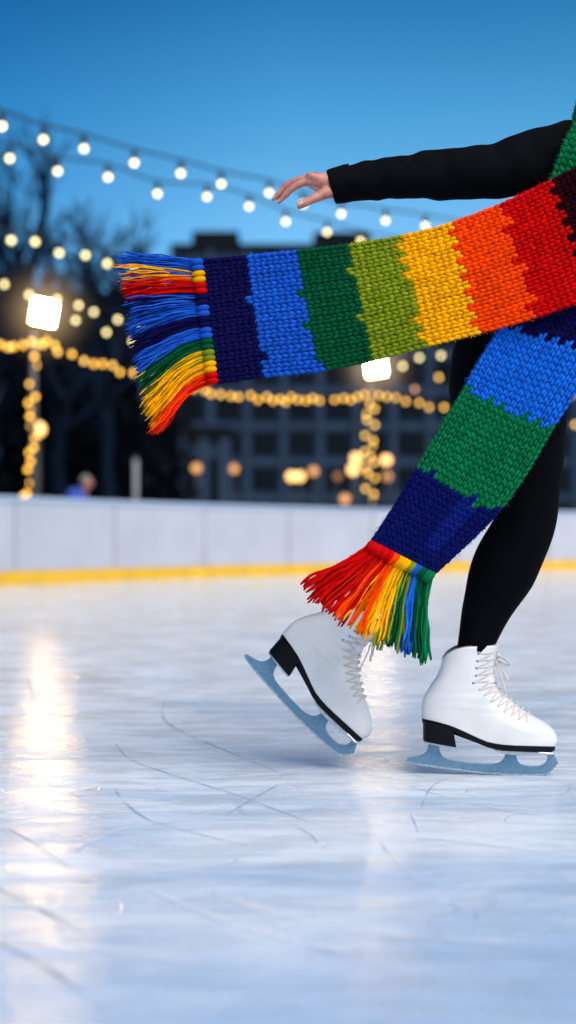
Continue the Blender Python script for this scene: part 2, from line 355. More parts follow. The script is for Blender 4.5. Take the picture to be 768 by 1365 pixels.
# ------------------------------------------------------------------ ice skates
ZS = 3.2*656.0
def Z2(zx, zy): return ((zx-540)/ZS, (645-zy)/ZS)
front = np.array([Z2(*p) for p in [(670,518),(680,492),(668,458),(640,430),(598,404),(540,372),(482,328),(436,284),(412,245),(409,205),(415,165),(423,128),(432,92)]])
back = np.array([Z2(*p) for p in [(121,405),(119,398),(119,388),(119,376),(119,362),(120,348),(124,328),(133,306),(146,284),(160,262),(180,232),(196,195),(206,152)]])
sole_c = np.array([Z2(*p) for p in [(121,405),(180,416),(240,432),(290,454),(345,480),(390,498),(440,507),(520,510),(600,513),(670,518)]])
top_c = np.array([Z2(*p) for p in [(206,152),(222,128),(250,109),(290,97),(340,93),(390,91),(432,92)]])
NT = len(front)-1
def bow(curve, s):
    c = np.asarray(curve); L0 = np.linalg.norm(c[-1]-c[0]); d = (c[-1]-c[0])/L0
    xs = (c-c[0])@d/L0; n = np.array([-d[1], d[0]]); hs = (c-c[0])@n
    return np.interp(s, xs, hs)[..., None]*n
def halfw(s, t):
    lo = np.interp(s, [0,.12,.28,.45,.68,.85,1], [.027,.031,.030,.030,.041,.039,.031])
    hi = np.interp(t, [0,.35,.6,.8,1], [.034,.031,.031,.036,.041])
    k = np.clip(t/.42, 0, 1); k = k*k*(3-2*k); return lo*(1-k)+hi*k
def bootpt(th, t):
    """th: angle 0 (back) .. pi (front) .. 2pi; t 0 sole .. 1 top"""
    th = np.asarray(th, float); s = (1-np.cos(th))/2
    F_, B_ = cr(front, np.array([t*NT]))[0], cr(back, np.array([t*NT]))[0]
    c = B_+(F_-B_)*s[:,None]+bow(sole_c, s)*max(0, 1-t/.45)**2+bow(top_c, s)*max(0,(t-.6)/.4)**1.5
    sn = np.sin(th); y = -np.sign(sn)*abs(sn)**(.62+.2*min(1,t*2))*halfw(s, t)*(1+.022*np.sin(t*58+3*s)*math.exp(-((t-.50)/.15)**2)*np.clip(s*1.5-.1,0,1))
    return np.stack([c[:,0], y, c[:,1]], 1)
TH = np.arange(48)/48*2*math.pi
TL = np.concatenate([np.linspace(0,.12,7)[:-1], np.linspace(.12,1,40)])
GR = np.array([bootpt(TH, t) for t in TL])                     # nT,48,3
THf = np.linspace(.05, math.pi-.02, 160); TLf = np.linspace(.02,.99,160)
GF = np.array([bootpt(THf, t) for t in TLf])
def onboot(zx, zy, off=.0, side=-1):
    u, v = Z2(zx, zy); d = (GF[...,0]-u)**2+(GF[...,2]-v)**2; i, j = np.unravel_index(np.argmin(d), d.shape)
    p = GF[i,j].copy(); i2, j2 = min(i+1,159), min(j+1,159); i1, j1 = max(i-1,0), max(j-1,0)
    n = np.cross(GF[i2,j]-GF[i1,j], GF[i,j2]-GF[i,j1]); n /= np.linalg.norm(n)+1e-12
    if n[1] > 0: n = -n
    p = p+n*off; 
    if side > 0: p[1] *= -1; n = n*np.array([1,-1,1])
    return p, n
skate = thing('ice_skate', 'white figure skate gliding flat on the ice under the straight leg', 'ice skate', (0,0,0), 'white figure skates worn by the skater')
mb = MB(); V = GR.reshape(-1,3); F = []
for i in range(len(TL)-1):
    for j in range(48): F.append((i*48+j, (i+1)*48+j, (i+1)*48+(j+1)%48, i*48+(j+1)%48))
F.append(tuple(range(48)))
mb.add(V, F); boot = mb.build('boot', M_LEATHER, skate)
so = boot.modifiers.new('thick', 'SOLIDIFY'); so.thickness = .003; so.offset = -1
# sole: footprint band
mb = MB(); base = bootpt(TH, 0.0); cen = np.array([base[:,0].mean(), 0, 0])
rows = []
for dz, k in ((.0015,.0024),(-.0005,.0032),(-.008,.003),(-.0105,.001)):
    q = bootpt(TH, 0.0); d = q.copy(); d[:,2] = 0; 
    nrm = np.gradient(q, axis=0); nn = np.stack([-nrm[:,1], nrm[:,0]], 1); nn = np.roll(q,-1,0)-np.roll(q,1,0); nn = np.stack([nn[:,1], -nn[:,0]], 1); nn /= np.linalg.norm(nn,axis=1)[:,None]+1e-9
    if (nn*(q[:,:2]-cen[:2])).sum() < 0: nn = -nn
    q[:,:2] += nn*k; q[:,2] += dz; rows.append(q)
V = np.concatenate(rows); F = [(i*48+j, i*48+(j+1)%48, (i+1)*48+(j+1)%48, (i+1)*48+j) for i in range(3) for j in range(48)]
F += [tuple(range(3*48, 4*48))]
mb.add(V, F); mb.build('sole', M_SOLE, skate)
# heel: rear footprint down to the heel base
def heel_rows():
    rows = []; us = Z2(245, 432)[0]
    th = np.linspace(-1, 1, 25)
    for f_ in np.linspace(0, 1, 6):
        ub = Z2(121,405)[0]-.001; uf = us+(Z2(258,0)[0]-us)*f_
        q = []
        for a in th:                                   # D-shaped: round at the back, flat breast at the front
            s = abs(a); uu = ub+(uf-ub)*s**1.6; w = .0335*(1-(1-s)**2.6)**.5
            topz = np.interp(uu, sole_c[:,0], sole_c[:,1])-.004
            botz = np.interp(uu, [Z2(118,0)[0], Z2(258,0)[0]], [Z2(0,499)[1], Z2(0,521)[1]])
            q.append((uu, w*np.sign(a)*(1-.05*f_), topz+(botz-topz)*f_))
        rows.append(q)
    return np.array(rows)
HR = heel_rows(); n = 25; V = HR.reshape(-1,3)
F = [(i*n+j, i*n+(j+1)%n, (i+1)*n+(j+1)%n, (i+1)*n+j) for i in range(5) for j in range(n)]+[tuple(range(5*n, 6*n))]
mb = MB(); mb.add(V, F); bevel(mb.build('heel', M_SOLE, skate, smooth=False), .0012)
# mounting plates
mb = MB(); q = HR[-1].copy(); q0 = q.copy(); q0[:,2] -= .0004; q1 = q.copy(); q1[:,2] -= .0035
for a in (q0,q1): a[:,0] = a[:,0].mean()+(a[:,0]-a[:,0].mean())*.96; a[:,1] *= .9
mb.add(np.concatenate([q0,q1]), [(j, (j+1)%n, n+(j+1)%n, n+j) for j in range(n)]+[tuple(range(n))[::-1], tuple(range(n,2*n))])
mb.build('heel_plate', M_STEEL, skate, smooth=False)
pl = [Z2(400,522),Z2(450,530),Z2(520,533),(Z2(600,536)),Z2(664,540),Z2(664,550),Z2(600,552),Z2(520,553),Z2(470,550),Z2(430,540)]
mb = MB(); mb.add(*prism([(a,b-.0005) for a,b in pl], -.026, .026)); bevel(mb.build('toe_plate', M_STEEL, skate, smooth=False), .002)
# blade
bp_ = [(50,588),(53,576),(72,571),(100,567),(122,558),(134,546),(140,532),(142,514),(187,517),(188,534),(192,552),(202,568),(222,579),(260,587),(330,596),(390,600),(420,598),(444,590),(460,576),(466,560),(467,546),(513,549),(513,566),(518,582),(530,596),(552,604),(580,606),(606,605),(626,598),(640,585),(645,570),(641,549),(664,546),(672,556),(680,572),(690,594),(678,600),(681,608),(668,610),(670,618),(659,620),(660,628),(650,630)]
lo = [(645,633),(600,637),(540,638),(470,636),(400,632),(330,626),(250,616),(180,608),(120,600),(60,591)]
mb = MB(); mb.add(*prism([Z2(*p) for p in bp_+lo], -.0022, .0022)); bevel(mb.build('blade', M_BLADE, skate, smooth=False), .0006)
lo2 = [(x, y+(9 if 70<x<620 else 5)) for x,y in lo]
mb = MB(); mb.add(*prism([Z2(x,y+.3) for x,y in lo]+[Z2(*p) for p in lo2[::-1]], -.0027, .0027)); mb.build('runner', M_EDGE, skate, smooth=False)
# piping along collar and back seam, facing seam
mb = MB(); c = bootpt(np.arange(0,49)/48*2*math.pi, 1.0); mb.add(*loft(c, .0017, seg=6)); mb.build('collar_trim', M_TRIM, skate)
mb = MB(); c = np.array([bootpt([0.0], t)[0] for t in np.linspace(.03,1,24)])+np.array([-.0005,0,0]); mb.add(*loft(c, .0016, seg=6)); mb.build('back_seam', M_TRIM, skate)
seam = [(338,97),(328,130),(317,165),(309,205),(308,240),(322,272),(350,304),(388,338),(430,368),(490,400),(552,428)]
for sd in (-1, 1):
    c = np.array([onboot(*p, off=.0002, side=sd)[0] for p in cr(np.array(seam, float), np.linspace(0,10,40))]); mb = MB(); mb.add(*loft(c, .0012, seg=6)); mb.build('stitching', M_TRIM, boot)
hooks = [(350,124),(346,153),(341,184),(339,215),(329,247)]
eyes = [(350,277),(375,303),(402,328),(429,350),(457,371),(487,390),(518,405),(552,417)]
def disc(p, n, r, h):
    t = np.array([0,0,1.]) if abs(n[2]) < .9 else np.array([1.,0,0]); return loft([p-n*h, p+n*h*.5, p+n*h], [r, r, r*.6], seg=10, side=t)
for sd in (-1, 1):
    for i, e in enumerate(eyes):
        p, n_ = onboot(*e, off=.0004, side=sd); mb = MB(); mb.add(*disc(p, n_, .0031-.0001*i, .0012)); mb.build('eyelet', M_HOLE, boot)
    for e in hooks:
        p, n_ = onboot(*e, off=.0012, side=sd); mb = MB(); mb.add(*disc(p, n_, .0040, .0024)); mb.build('lace_hook', M_HOOK, boot)
# tongue
mb = MB()
tg = [(436,90),(430,112),(422,150),(416,190),(414,225),(424,255)]
rows = []
for zx, zy in cr(np.array(tg, float), np.linspace(0,5,16)):
    u, v = Z2(zx, zy); rows.append([(u-.014*abs(a)**2.2+.0008, .021*a, v+.004*(1-abs(a))) for a in np.linspace(-1,1,11)])
V = np.array(rows).reshape(-1,3); mb.add(V, [(i*11+j, i*11+j+1, (i+1)*11+j+1, (i+1)*11+j) for i in range(15) for j in range(10)])
tongue = mb.build('tongue', M_LEATHER, skate); q = tongue.modifiers.new('t','SOLIDIFY'); q.thickness = .004; q.offset = 0
# laces
mb = MB(); allp = hooks+eyes
ftab = np.array([(432,92),(424,128),(416,165),(411,205),(414,245),(440,284),(486,328),(542,370),(600,402)], float)
def ridge(zy):
    zx = np.interp(zy, ftab[:,1], ftab[:,0]); u, v = Z2(zx, zy); return np.array([u+.0035, 0, v+.0012])
for i in range(len(allp)-1):
    for sd in (-1,1):
        a = onboot(*allp[i], off=.002, side=sd)[0]; b = onboot(*allp[i+1], off=.002, side=-sd)[0]
        ry = [118,148,178,208,240,262,284,306,326,345,362,378][i]; m_ = ridge(ry)+np.array([.0005,0,.0012*sd]); rx = np.interp(ry, ftab[:,1], ftab[:,0])-6
        h1 = [onboot(allp[i][0]*(1-k)+rx*k, allp[i][1]*(1-k)+ry*k, off=.0024, side=sd)[0] for k in (.35,.7)]
        h2 = [onboot(allp[i+1][0]*(1-k)+rx*k, allp[i+1][1]*(1-k)+ry*k, off=.0024, side=-sd)[0] for k in (.7,.35)]
        pts = cr(np.array([a]+h1+[m_]+h2+[b]), np.linspace(0,6,20)); mb.add(*loft(pts, .0023, .0023, seg=6))
kn = ridge(140)+np.array([.004,-.004,0])
mb.add(*ball(kn, .0055))
def zpt(zx, zy, y): u, v = Z2(zx, zy); return np.array([u, y, v])
for pl_ in ([(420,145,-.006),(440,138,-.012),(468,152,-.016),(484,172,-.014),(470,176,-.010),(440,160,-.006),(420,150,-.004)],
            [(420,148,-.004),(430,165,-.012),(452,200,-.018),(472,235,-.016),(478,240,-.01),(462,205,-.006),(438,165,-.004),(422,150,-.003)],
            [(420,150,-.006),(432,185,-.014),(446,225,-.018),(458,262,-.02),(463,292,-.022)],
            [(420,146,0),(446,142,.006),(470,158,.010),(485,168,.012)]):
    pts = cr(np.array([zpt(*p) for p in pl_]), np.linspace(0,len(pl_)-1,24)); mb.add(*loft(pts, .0017, seg=6))
mb.build('lace', M_LACE, skate)
YS = 3.15
skate.location = P(696.8, 1033, YS); skate.location.z = .0003
skate.rotation_euler = (0, 0, R(-4))
YL = 3.23
dup(skate, P(427, 986, YL), (0, R(41), R(-4)), 'white figure skate lifted off the ice with its toe pointing down')
# ------------------------------------------------------------------ person
def PP(l): return np.array([P(*p) for p in l])
legL = [(612,935,3.15),(624,900,3.15),(632,866,3.15),(649,812,3.15),(671,760,3.14),(699,700,3.12),(708,650,3.11),(708,600,3.10),(707,540,3.09),(712,470,3.08),(725,405,3.08)]
legLr = np.array([16,19,23,33,43.5,40.5,38,44,50,57,64])/656
legLb = np.array([.022,.026,.0355,.046,.062,.060,.058,.068,.076,.085,.09])
legR = [(440,862,3.23),(460,838,3.23),(482,806,3.23),(528,750,3.23),(574,695,3.22),(618,640,3.21),(642,598,3.21),(646,550,3.20),(649,500,3.20),(665,450,3.20),(705,395,3.20)]
legRr = np.array([16,19,23,33,42,42,43,46,50,55,66])/650
legRb = np.array([.022,.026,.0355,.046,.062,.062,.062,.068,.076,.085,.09])
torso = [(690,425,3.14),(712,385,3.14),(740,340,3.14),(772,290,3.14),(805,235,3.14),(828,190,3.14),(842,155,3.14)]
torA = np.array([.085,.105,.098,.092,.112,.105,.055]); torB = np.array([.12,.16,.15,.135,.165,.175,.09])
YA = 3.0
armR = [(808,200,3.00),(775,206,2.985),(733,211,2.985),(680,224,2.99),(628,231,3.0),(576,233,3.01),(540,236,3.015),(506,239,3.02),(477,243,3.025),(442,250,3.03)]
armRr = np.array([52,48,43,38.5,35,32,29,26.5,25.6,22])/690
armL = [(835,195,3.30),(880,225,3.38),(935,262,3.46),(985,285,3.54),(1035,292,3.62),(1080,292,3.70)]
armLr = np.array([.072,.062,.05,.047,.038,.032])
person = thing('person', 'skater in black top and leggings with one arm stretched back over the ice', 'person', tuple(P(690,1031,3.15)*np.array([1,1,0])))
body = MB()
sh = .010
for pts, ra in ((legL,np.minimum(legLr,legLb)-sh),(legR,np.minimum(legRr,legRb)-sh),(armR,armRr-sh),(armL,armLr-sh)):
    p_, r_ = rounded(PP(pts), ra); body.add(*loft(p_, r_, seg=16))
body.add(*loft(PP(torso), torA-sh, torB-sh, seg=24, smooth_n=20))
nk = PP([(840,165,3.14),(860,130,3.14),(880,95,3.14)]); body.add(*loft(nk, [.055,.05,.05], seg=16))
hc = P(905,52,3.14); mir = np.array
body.add(*ball(hc+np.array([-.008,0,.02]), (.098,.078,.1), 20, 14)); body.add(*ball(hc+np.array([.03,0,-.045]), (.06,.056,.068), 16, 12))
body.add(*loft([hc+np.array([.085,0,.02]), hc+np.array([.102,0,-.008]), hc+np.array([.112,0,-.028]), hc+np.array([.09,0,-.034])], [.008,.011,.014,.008], seg=10))
for s_ in (-1,1):
    body.add(*ball(hc+np.array([-.005,s_*.077,-.005]), (.017,.008,.03), 10, 8)); body.add(*ball(hc+np.array([.075,s_*.03,.027]), (.016,.022,.010), 10, 8))
body.add(*ball(hc+np.array([.083,0,-.058]), (.010,.022,.006), 10, 8)); body.add(*ball(hc+np.array([.083,0,-.07]), (.009,.02,.006), 10, 8)); body.add(*ball(hc+np.array([.072,0,-.095]), (.018,.022,.016), 10, 8))
# hand: palm, four fingers, thumb, traced from the photograph at its own depth
YHD = 3.035
def H(x, y, d=0.): return P(340+x/4.8, 200+y/4.8, YHD+d)
hz = YHD/FPX/4.8                                   # metres per zoom pixel
hp = []
palm = [H(610,242), H(545,238), H(500,232), H(450,220,-.001), H(405,205,-.002), H(365,194,-.002), H(332,187,-.002)]
hp.append((palm, np.array([66,70,72,68,54,44,33])*hz, np.array([.027,.027,.028,.033,.038,.041,.039])))
def fing(pts, r): hp.append((np.array(pts), np.array(r)*hz, None))
fing([H(400,210,-.027),H(345,200,-.028),H(285,218,-.029),H(232,247,-.028),H(188,296,-.026),H(152,333,-.024)], [30,30,26,25,20.5,15])
fing([H(400,205,-.008),H(335,185,-.008),H(270,196,-.007),H(207,224,-.006),H(158,272,-.005),H(118,315,-.004)], [30,29,25.5,24,20,14.5])
fing([H(400,200,.011),H(340,182,.012),H(280,192,.013),H(222,222,.013),H(178,268,.013),H(146,308,.012)], [28,27,24,22.5,19,14])
fing([H(400,205,.028),H(350,190,.031),H(302,200,.034),H(262,226,.035),H(228,262,.035),H(204,296,.034)], [24,23,20.5,19.5,17,13])
fing([H(490,262,-.016),H(455,274,-.026),H(400,300,-.034),H(345,325,-.038),H(308,345,-.040),H(284,362,-.040)], [42,40,33,28,27,20])
fing([H(340,166,-.027),H(322,166,-.027)], [12,10]); fing([H(340,160,-.008),H(320,160,-.008)], [12,10])
wr = H(560,240); wl = PP([(1088,292,3.715)])[0]
def addhand(fn):
    for pts, ra, rb in hp:
        q = np.array([fn(p) for p in pts])
        if rb is None:
            p_, r_ = rounded(q, ra); tt = np.linspace(0,len(p_)-1,len(p_)*3); body.add(*loft(cr(p_,tt), cr(r_[:,None],tt)[:,0], seg=12))
        else: body.add(*loft(q, ra, rb, seg=20, smooth_n=20, power=.85))
addhand(lambda p: p)
def mirror_hand(p): d = p-wr; return wl+np.array([-d[0]*.93, -d[1]-d[0]*.25, d[2]])
addhand(mirror_hand)
me = remesh(body, 'person_body', .0026, 5, .5); me.transform(Matrix.Translation(-Vector(person.location)))
bo = link('body', me, person, M_SKIN)
# nails and ring
M_NAIL = mat('nail', (.66,.36,.31), .25, coat=.4)
def nail(c, d, up, w, l):
    d = d/np.linalg.norm(d); up = up-d*(up@d); up /= np.linalg.norm(up); b = np.cross(d, up); V = []
    for i in np.linspace(-1,1,6):
        for j in np.linspace(-1,1,6): V.append(c+d*l*i+b*w*j*(1-.15*max(i,0))+up*(-.0022*j*j-.0008*i*i))
    m_ = MB(); m_.add(V, [(i*6+j, i*6+j+1, i*6+j+7, i*6+j+6) for i in range(5) for j in range(5)]); n_ = m_.build('nail', M_NAIL, person); q = n_.modifiers.new('t','SOLIDIFY'); q.thickness = .0008
for a, b, r in (((188,296,-.026),(152,333,-.024),16),((158,272,-.005),(118,315,-.004),16)):
    A_, B_ = H(*a), H(*b); d = B_-A_; up = np.array([-.6,-.45,.6]); up = up-d*(up@d)/(d@d); up /= np.linalg.norm(up); nail(A_*.25+B_*.75+up*r*hz*.93, d, up, .0042, .0055)
A_, B_ = H(308,345,-.040), H(284,362,-.040); d = B_-A_; up = np.array([-.2,-.95,.25]); up = up-d*(up@d)/(d@d); up /= np.linalg.norm(up); nail(A_*.35+B_*.65+up*.0125, d, up, .0055, .0065)
# sweater
sw = MB()
def wrinkled(pts, r, n, amp, seg=28, freq=1.0, sd=0, rb=None):
    t = np.linspace(0, len(pts)-1, n); p = cr(np.asarray(pts), t); rr = cr(np.asarray(r)[:,None], t)[:,0]
    V, F = loft(p, rr, None if rb is None else cr(np.asarray(rb)[:,None], t)[:,0], seg=seg); rs = np.random.default_rng(sd); ph = rs.uniform(0, 6.28, 8)
    for i in range(n):
        u = i/n
        for j in range(seg):
            a = j/seg*6.283
            w = amp*(math.sin(freq*(46*u+1.6*math.sin(a+ph[0]))+ph[1])*.5+math.sin(freq*(75*u-2.2*math.sin(a+ph[2]))+ph[3])*.35+math.sin(freq*25*u+2*a+ph[4])*.5)
            k = i*seg+j; V[k] = p[i]+(V[k]-p[i])*(1+w)
    return V, F
sw.add(*wrinkled(PP(armR), armRr, 110, .052, sd=3)); sw.add(*wrinkled(PP(armL), armLr, 80, .05, sd=5))
sw.add(*loft(PP(torso), torA, torB, seg=32, smooth_n=30)); sw.add(*loft(PP([(838,168,3.14),(847,132,3.14)]), [.075,.062], seg=20))
me = remesh(sw, 'sweater', .0045, 4, .5); me.transform(Matrix.Translation(-Vector(person.location))); link('sweater', me, person, M_KNIT)
a = MB(); ax = PP([(471,240.5,3.027),(442,249.5,3.0312)]); t_ = np.linspace(0,1,14); pts = ax[0]+(ax[1]-ax[0])*t_[:,None]
V, F = loft(pts, np.interp(t_, [0,.2,.9,1], [.0298,.0311,.0312,.0299]), seg=60, cap=False)
for i in range(14):
    for j in range(60):
        k = i*60+j; V[k] = pts[i]+(V[k]-pts[i])*(1+.012*math.cos(j*math.pi))
a.add(V, F); cf = a.build('cuff', M_KNIT, person); q = cf.modifiers.new('t','SOLIDIFY'); q.thickness = .003
# leggings
lg = MB(); lg.add(*wrinkled(PP(legL), legLr, 80, .010, sd=9, rb=legLb)); lg.add(*wrinkled(PP(legR), legRr, 80, .010, sd=11, rb=legRb))
lg.add(*loft(PP(torso[:4]), torA[:4]+.003, torB[:4]+.003, seg=32, smooth_n=16)); lg.add(*ball(P(690,405,3.14), (.1,.15,.1), 20, 14))
me = remesh(lg, 'leggings', .004, 4, .5); me.transform(Matrix.Translation(-Vector(person.location))); link('leggings', me, person, M_LEG)
# hair, eyes, mouth
hb = MB(); hb.add(*ball(hc+np.array([-.022,0,.032]), (.105,.086,.098), 20, 14)); hb.add(*loft([hc+np.array([-.07,0,.02]), hc+np.array([-.095,0,-.03]), hc+np.array([-.09,0,-.08])], [.05,.045,.02], seg=12, smooth_n=10))
me = remesh(hb, 'hair', .006, 6); me.transform(Matrix.Translation(-Vector(person.location))); link('hair', me, person, M_HAIR)
M_EYE = mat('eye_white', (.75,.75,.74), .15); M_LIP = mat('lips', (.45,.13,.12), .4)
for s_ in (-1,1):
    a = MB(); a.add(*ball(hc+np.array([.079,s_*.031,.012]), .0125)); e_ = a.build('eye', M_EYE, person); a = MB(); a.add(*ball(hc+np.array([.0895,s_*.032,.012]), .005)); a.build('iris', M_HOLE, e_)
    a = MB(); a.add(*loft([hc+np.array([.088,s_*.014,.037]), hc+np.array([.088,s_*.032,.041]), hc+np.array([.076,s_*.05,.036])], .003, seg=6)); a.build('eyebrow', M_HAIR, person)
a = MB(); a.add(*ball(hc+np.array([.0925,0,-.059]), (.005,.021,.003))); a.add(*ball(hc+np.array([.092,0,-.066]), (.005,.019,.004))); a.build('mouth', M_LIP, person)
# ------------------------------------------------------------------ scarf
NAVY, BLUE, DGRN, OLIVE = (.004,.004,.055), (.010,.090,.50), (.001,.078,.028), (.20,.25,.010)
YEL, ORA, RED, MAR = (.92,.40,.001), (.90,.055,.001), (.56,.002,.002), (.018,.001,.004)
GRN, NAVB, BLUB = (.002,.155,.052), (.003,.006,.095), (.008,.13,.62)
def knit(mb, tab, rows_n, wales, colour_of, flip=False, thick=.0042, back=True, wave=None):
    """tab: (k, 2, 3) edge points; V stitches as raised yarn loops on both faces"""
    tab = np.asarray(tab, float); k = len(tab)
    # arclength parametrisation
    tt = np.linspace(0, k-1, 400); mid = cr(tab, tt).mean(1); cl = np.concatenate([[0], np.cumsum(np.linalg.norm(np.diff(mid, axis=0), axis=1))]); cl /= cl[-1]
    def tpar(r): return np.interp(r/rows_n, cl, tt)
    def S(r, c):
        r = np.asarray(r, float); c = np.asarray(c, float)
        e = cr(tab, tpar(r)); q = c[..., None]/wales; p = e[:,0]*(1-q)+e[:,1]*q
        if wave is not None: p = p+wave(r/rows_n, c/wales)
        return p
    seg, ns = 7, 7
    a = np.arange(seg)/seg*2*math.pi; ts = np.linspace(0, 1, ns); prof = np.sin(np.clip(ts*.94+.03,0,1)**.85*math.pi)**.8
    for sgn in ((-1, 1) if back else (-1,)):
        for i in range(rows_n):
            for j in range(wales):
                for sd in (-1, 1):
                    jit = rng.uniform(-.05, .05, 4)
                    so_ = .12 if sd > 0 else -.12; r0, c0 = i-.42+so_+jit[0], j+.5+sd*.11; r1, c1 = i+1.18+so_+jit[1], j+.5+sd*(.42+jit[2])
                    rr = np.clip(r0+(r1-r0)*ts, .0, rows_n); cc = c0+(c1-c0)*ts**.85
                    p = S(rr, cc); 
                    dr = S(np.clip(rr+.05,0,rows_n), cc)-S(np.clip(rr-.05,0,rows_n), cc); dc = S(rr, cc+.05)-S(rr, cc-.05)
                    nrm = np.cross(dr, dc); nrm /= np.linalg.norm(nrm, axis=1)[:,None]+1e-12
                    if nrm[0,1]*sgn < 0: nrm = -nrm
                    tan = np.gradient(p, axis=0); tan /= np.linalg.norm(tan, axis=1)[:,None]+1e-12; b = np.cross(tan, nrm)
                    w = np.linalg.norm(S(np.array([i+.5]), np.array([j+1.]))-S(np.array([i+.5]), np.array([j+0.])))
                    rad = w*.285*(1+jit[3]); lift = thick*(.15+1.05*np.sin(ts**.85*math.pi)-.25*ts)
                    cen = p+nrm*lift[:,None]
                    V = cen[:,None]+b[:,None]*(rad*prof)[:,None,None]*np.cos(a)[None,:,None]+nrm[:,None]*(rad*.95*prof)[:,None,None]*np.sin(a)[None,:,None]
                    n0 = ns*seg; V = np.concatenate([V.reshape(-1,3), cen[:1]-tan[:1]*rad*.15, cen[-1:]+tan[-1:]*rad*.15])
                    V = V+rng.normal(0, rad*.07, V.shape); col = np.array(colour_of(i, j))*rng.uniform(.82, 1.14)
                    mb.v.append(V); o = mb.n
                    mb.f += [(x+o, y+o, z+o, u+o) for x,y,z,u in KF]+[(x+o,y+o,z+o) for x,y,z in KT]; mb.n += len(V); mb.c.append(np.tile(col, (len(V),1))*rng.uniform(.78,1.2,(len(V),1)))
    # fuzz: short fine fibres standing off the yarn on every side
    Vs = np.concatenate(mb.v); Cs = np.concatenate(mb.c); nf = int(rows_n*wales*FUZZ)
    idx = rng.integers(0, len(Vs), nf); ctr = Vs[idx]; d = rng.normal(0,1,(nf,3)); d[:,1] *= .6; d /= np.linalg.norm(d,axis=1)[:,None]
    ln = rng.uniform(.003,.010,nf)[:,None]; sd2 = np.cross(d, rng.normal(0,1,(nf,3))); sd2 /= np.linalg.norm(sd2,axis=1)[:,None]
    V = np.stack([ctr-sd2*.00022, ctr+sd2*.00022, ctr+d*ln*.55+sd2*.0006, ctr+d*ln+rng.normal(0,.0009,(nf,3))],1).reshape(-1,3); o = mb.n
    mb.v.append(V); mb.c.append(np.repeat(np.clip(Cs[idx]*1.25+.012,0,1),4,0)); mb.n += len(V)
    mb.f += [q for i in range(nf) for q in ((o+4*i,o+4*i+1,o+4*i+2),(o+4*i,o+4*i+2,o+4*i+3))]
    # inner web so that nothing shows straight through
    nr, nc = rows_n+1, wales+1
    V = []; C_ = []
    for i in range(nr):
        V.append(S(np.full(nc, float(i)), np.linspace(.1, wales-.1, nc))); C_ += [np.array(colour_of(min(i,rows_n-1), min(j,wales-1)))*.55 for j in range(nc)]
    V = np.concatenate(V); o = mb.n; mb.v.append(V); mb.c.append(np.array(C_)); mb.n += len(V)
    mb.f += [(o+i*nc+j, o+i*nc+j+1, o+(i+1)*nc+j+1, o+(i+1)*nc+j) for i in range(nr-1) for j in range(nc-1)]
    return S
FUZZ = 45
KF = [(i*7+j, i*7+(j+1)%7, (i+1)*7+(j+1)%7, (i+1)*7+j) for i in range(6) for j in range(7)]
KT = [(49, (j+1)%7, j) for j in range(7)]+[(50, 42+j, 42+(j+1)%7) for j in range(7)]
scarf = thing('scarf', 'rainbow striped chunky knit scarf with fringed ends trailing from the skater', 'scarf', tuple(P(800,150,2.9)))
# flowing tail, left (fringe end) to right
TA = [((262,345,2.955),(283,512,2.95)),((330,338,2.945),(352,503,2.94)),((399,333,2.93),(427,494,2.925)),((464,326,2.915),(497,481,2.91)),((533,314,2.90),(568,463,2.90)),((601,297,2.885),(637,445,2.89)),((668,271,2.875),(718,421,2.88)),((735,238,2.865),(795,392,2.87)),((790,212,2.86),(862,352,2.86)),((838,185,2.88),(912,290,2.88))]
TA = np.array([[P(*a), P(*b)] for a,b in TA])
RA = 72
TAB_A = [(0,NAVY),(1.02,BLUE),(2.0,DGRN),(3.0,OLIVE),(4.0,YEL),(5.0,ORA),(6.0,RED),(7.0,MAR),(8.2,GRN)]
midA = cr(TA, np.linspace(0,9,400)).mean(1); clA = np.concatenate([[0], np.cumsum(np.linalg.norm(np.diff(midA,axis=0),axis=1))]); clA /= clA[-1]
bA = [(np.interp(t, np.linspace(0,9,400), clA)*RA, c) for t, c in TAB_A]
wob = rng.normal(0, .3, (16, 16))
def colA(i, j):
    c = NAVY
    for q, (r, cc) in enumerate(bA):
        if i+.5+wob[q, j]+(.28 if j%2 else -.28) >= r or q == 0: c = cc
    return c
def waveA(r, c): return np.stack([0*r, .010*np.sin(r*9+1.0)+.006*np.sin(r*17+c*3)+.006*np.sin(c*5.5+r*4), .004*np.sin(r*12)*0+0*r], -1)
mb = MB(); SA = knit(mb, TA, RA, 15, colA, wave=waveA); mb.build('knitted_tail', M_YARN, scarf, colour=True)
TB = [((490,727,2.975),(574,770,2.985)),((521,680,2.97),(620,728,2.975)),((556,621,2.96),(665,683,2.965)),((588,567,2.955),(704,627,2.955)),((618,517,2.945),(735,573,2.945)),((642,474,2.935),(768,521,2.935)),((668,432,2.925),(794,474,2.925)),((695,375,2.915),(820,412,2.915)),((716,300,2.908),(846,335,2.91)),((735,236,2.902),(868,265,2.91)),((764,165,2.905),(893,190,2.92)),((800,118,2.96),(900,138,2.985)),((818,98,3.06),(893,110,3.06)),((815,98,3.15),(885,108,3.15))]
TB = np.array([[P(*a), P(*b)] for a,b in TB]); RB = 98
midB = cr(TB, np.linspace(0,13,400)).mean(1); clB = np.concatenate([[0], np.cumsum(np.linalg.norm(np.diff(midB,axis=0),axis=1))]); clB /= clB[-1]
bB = [(np.interp(t, np.linspace(0,13,400), clB)*RB, c) for t, c in [(0,NAVB),(2.0,GRN),(4.0,BLUB),(6.05,NAVY),(7.3,RED),(8.3,GRN)]]
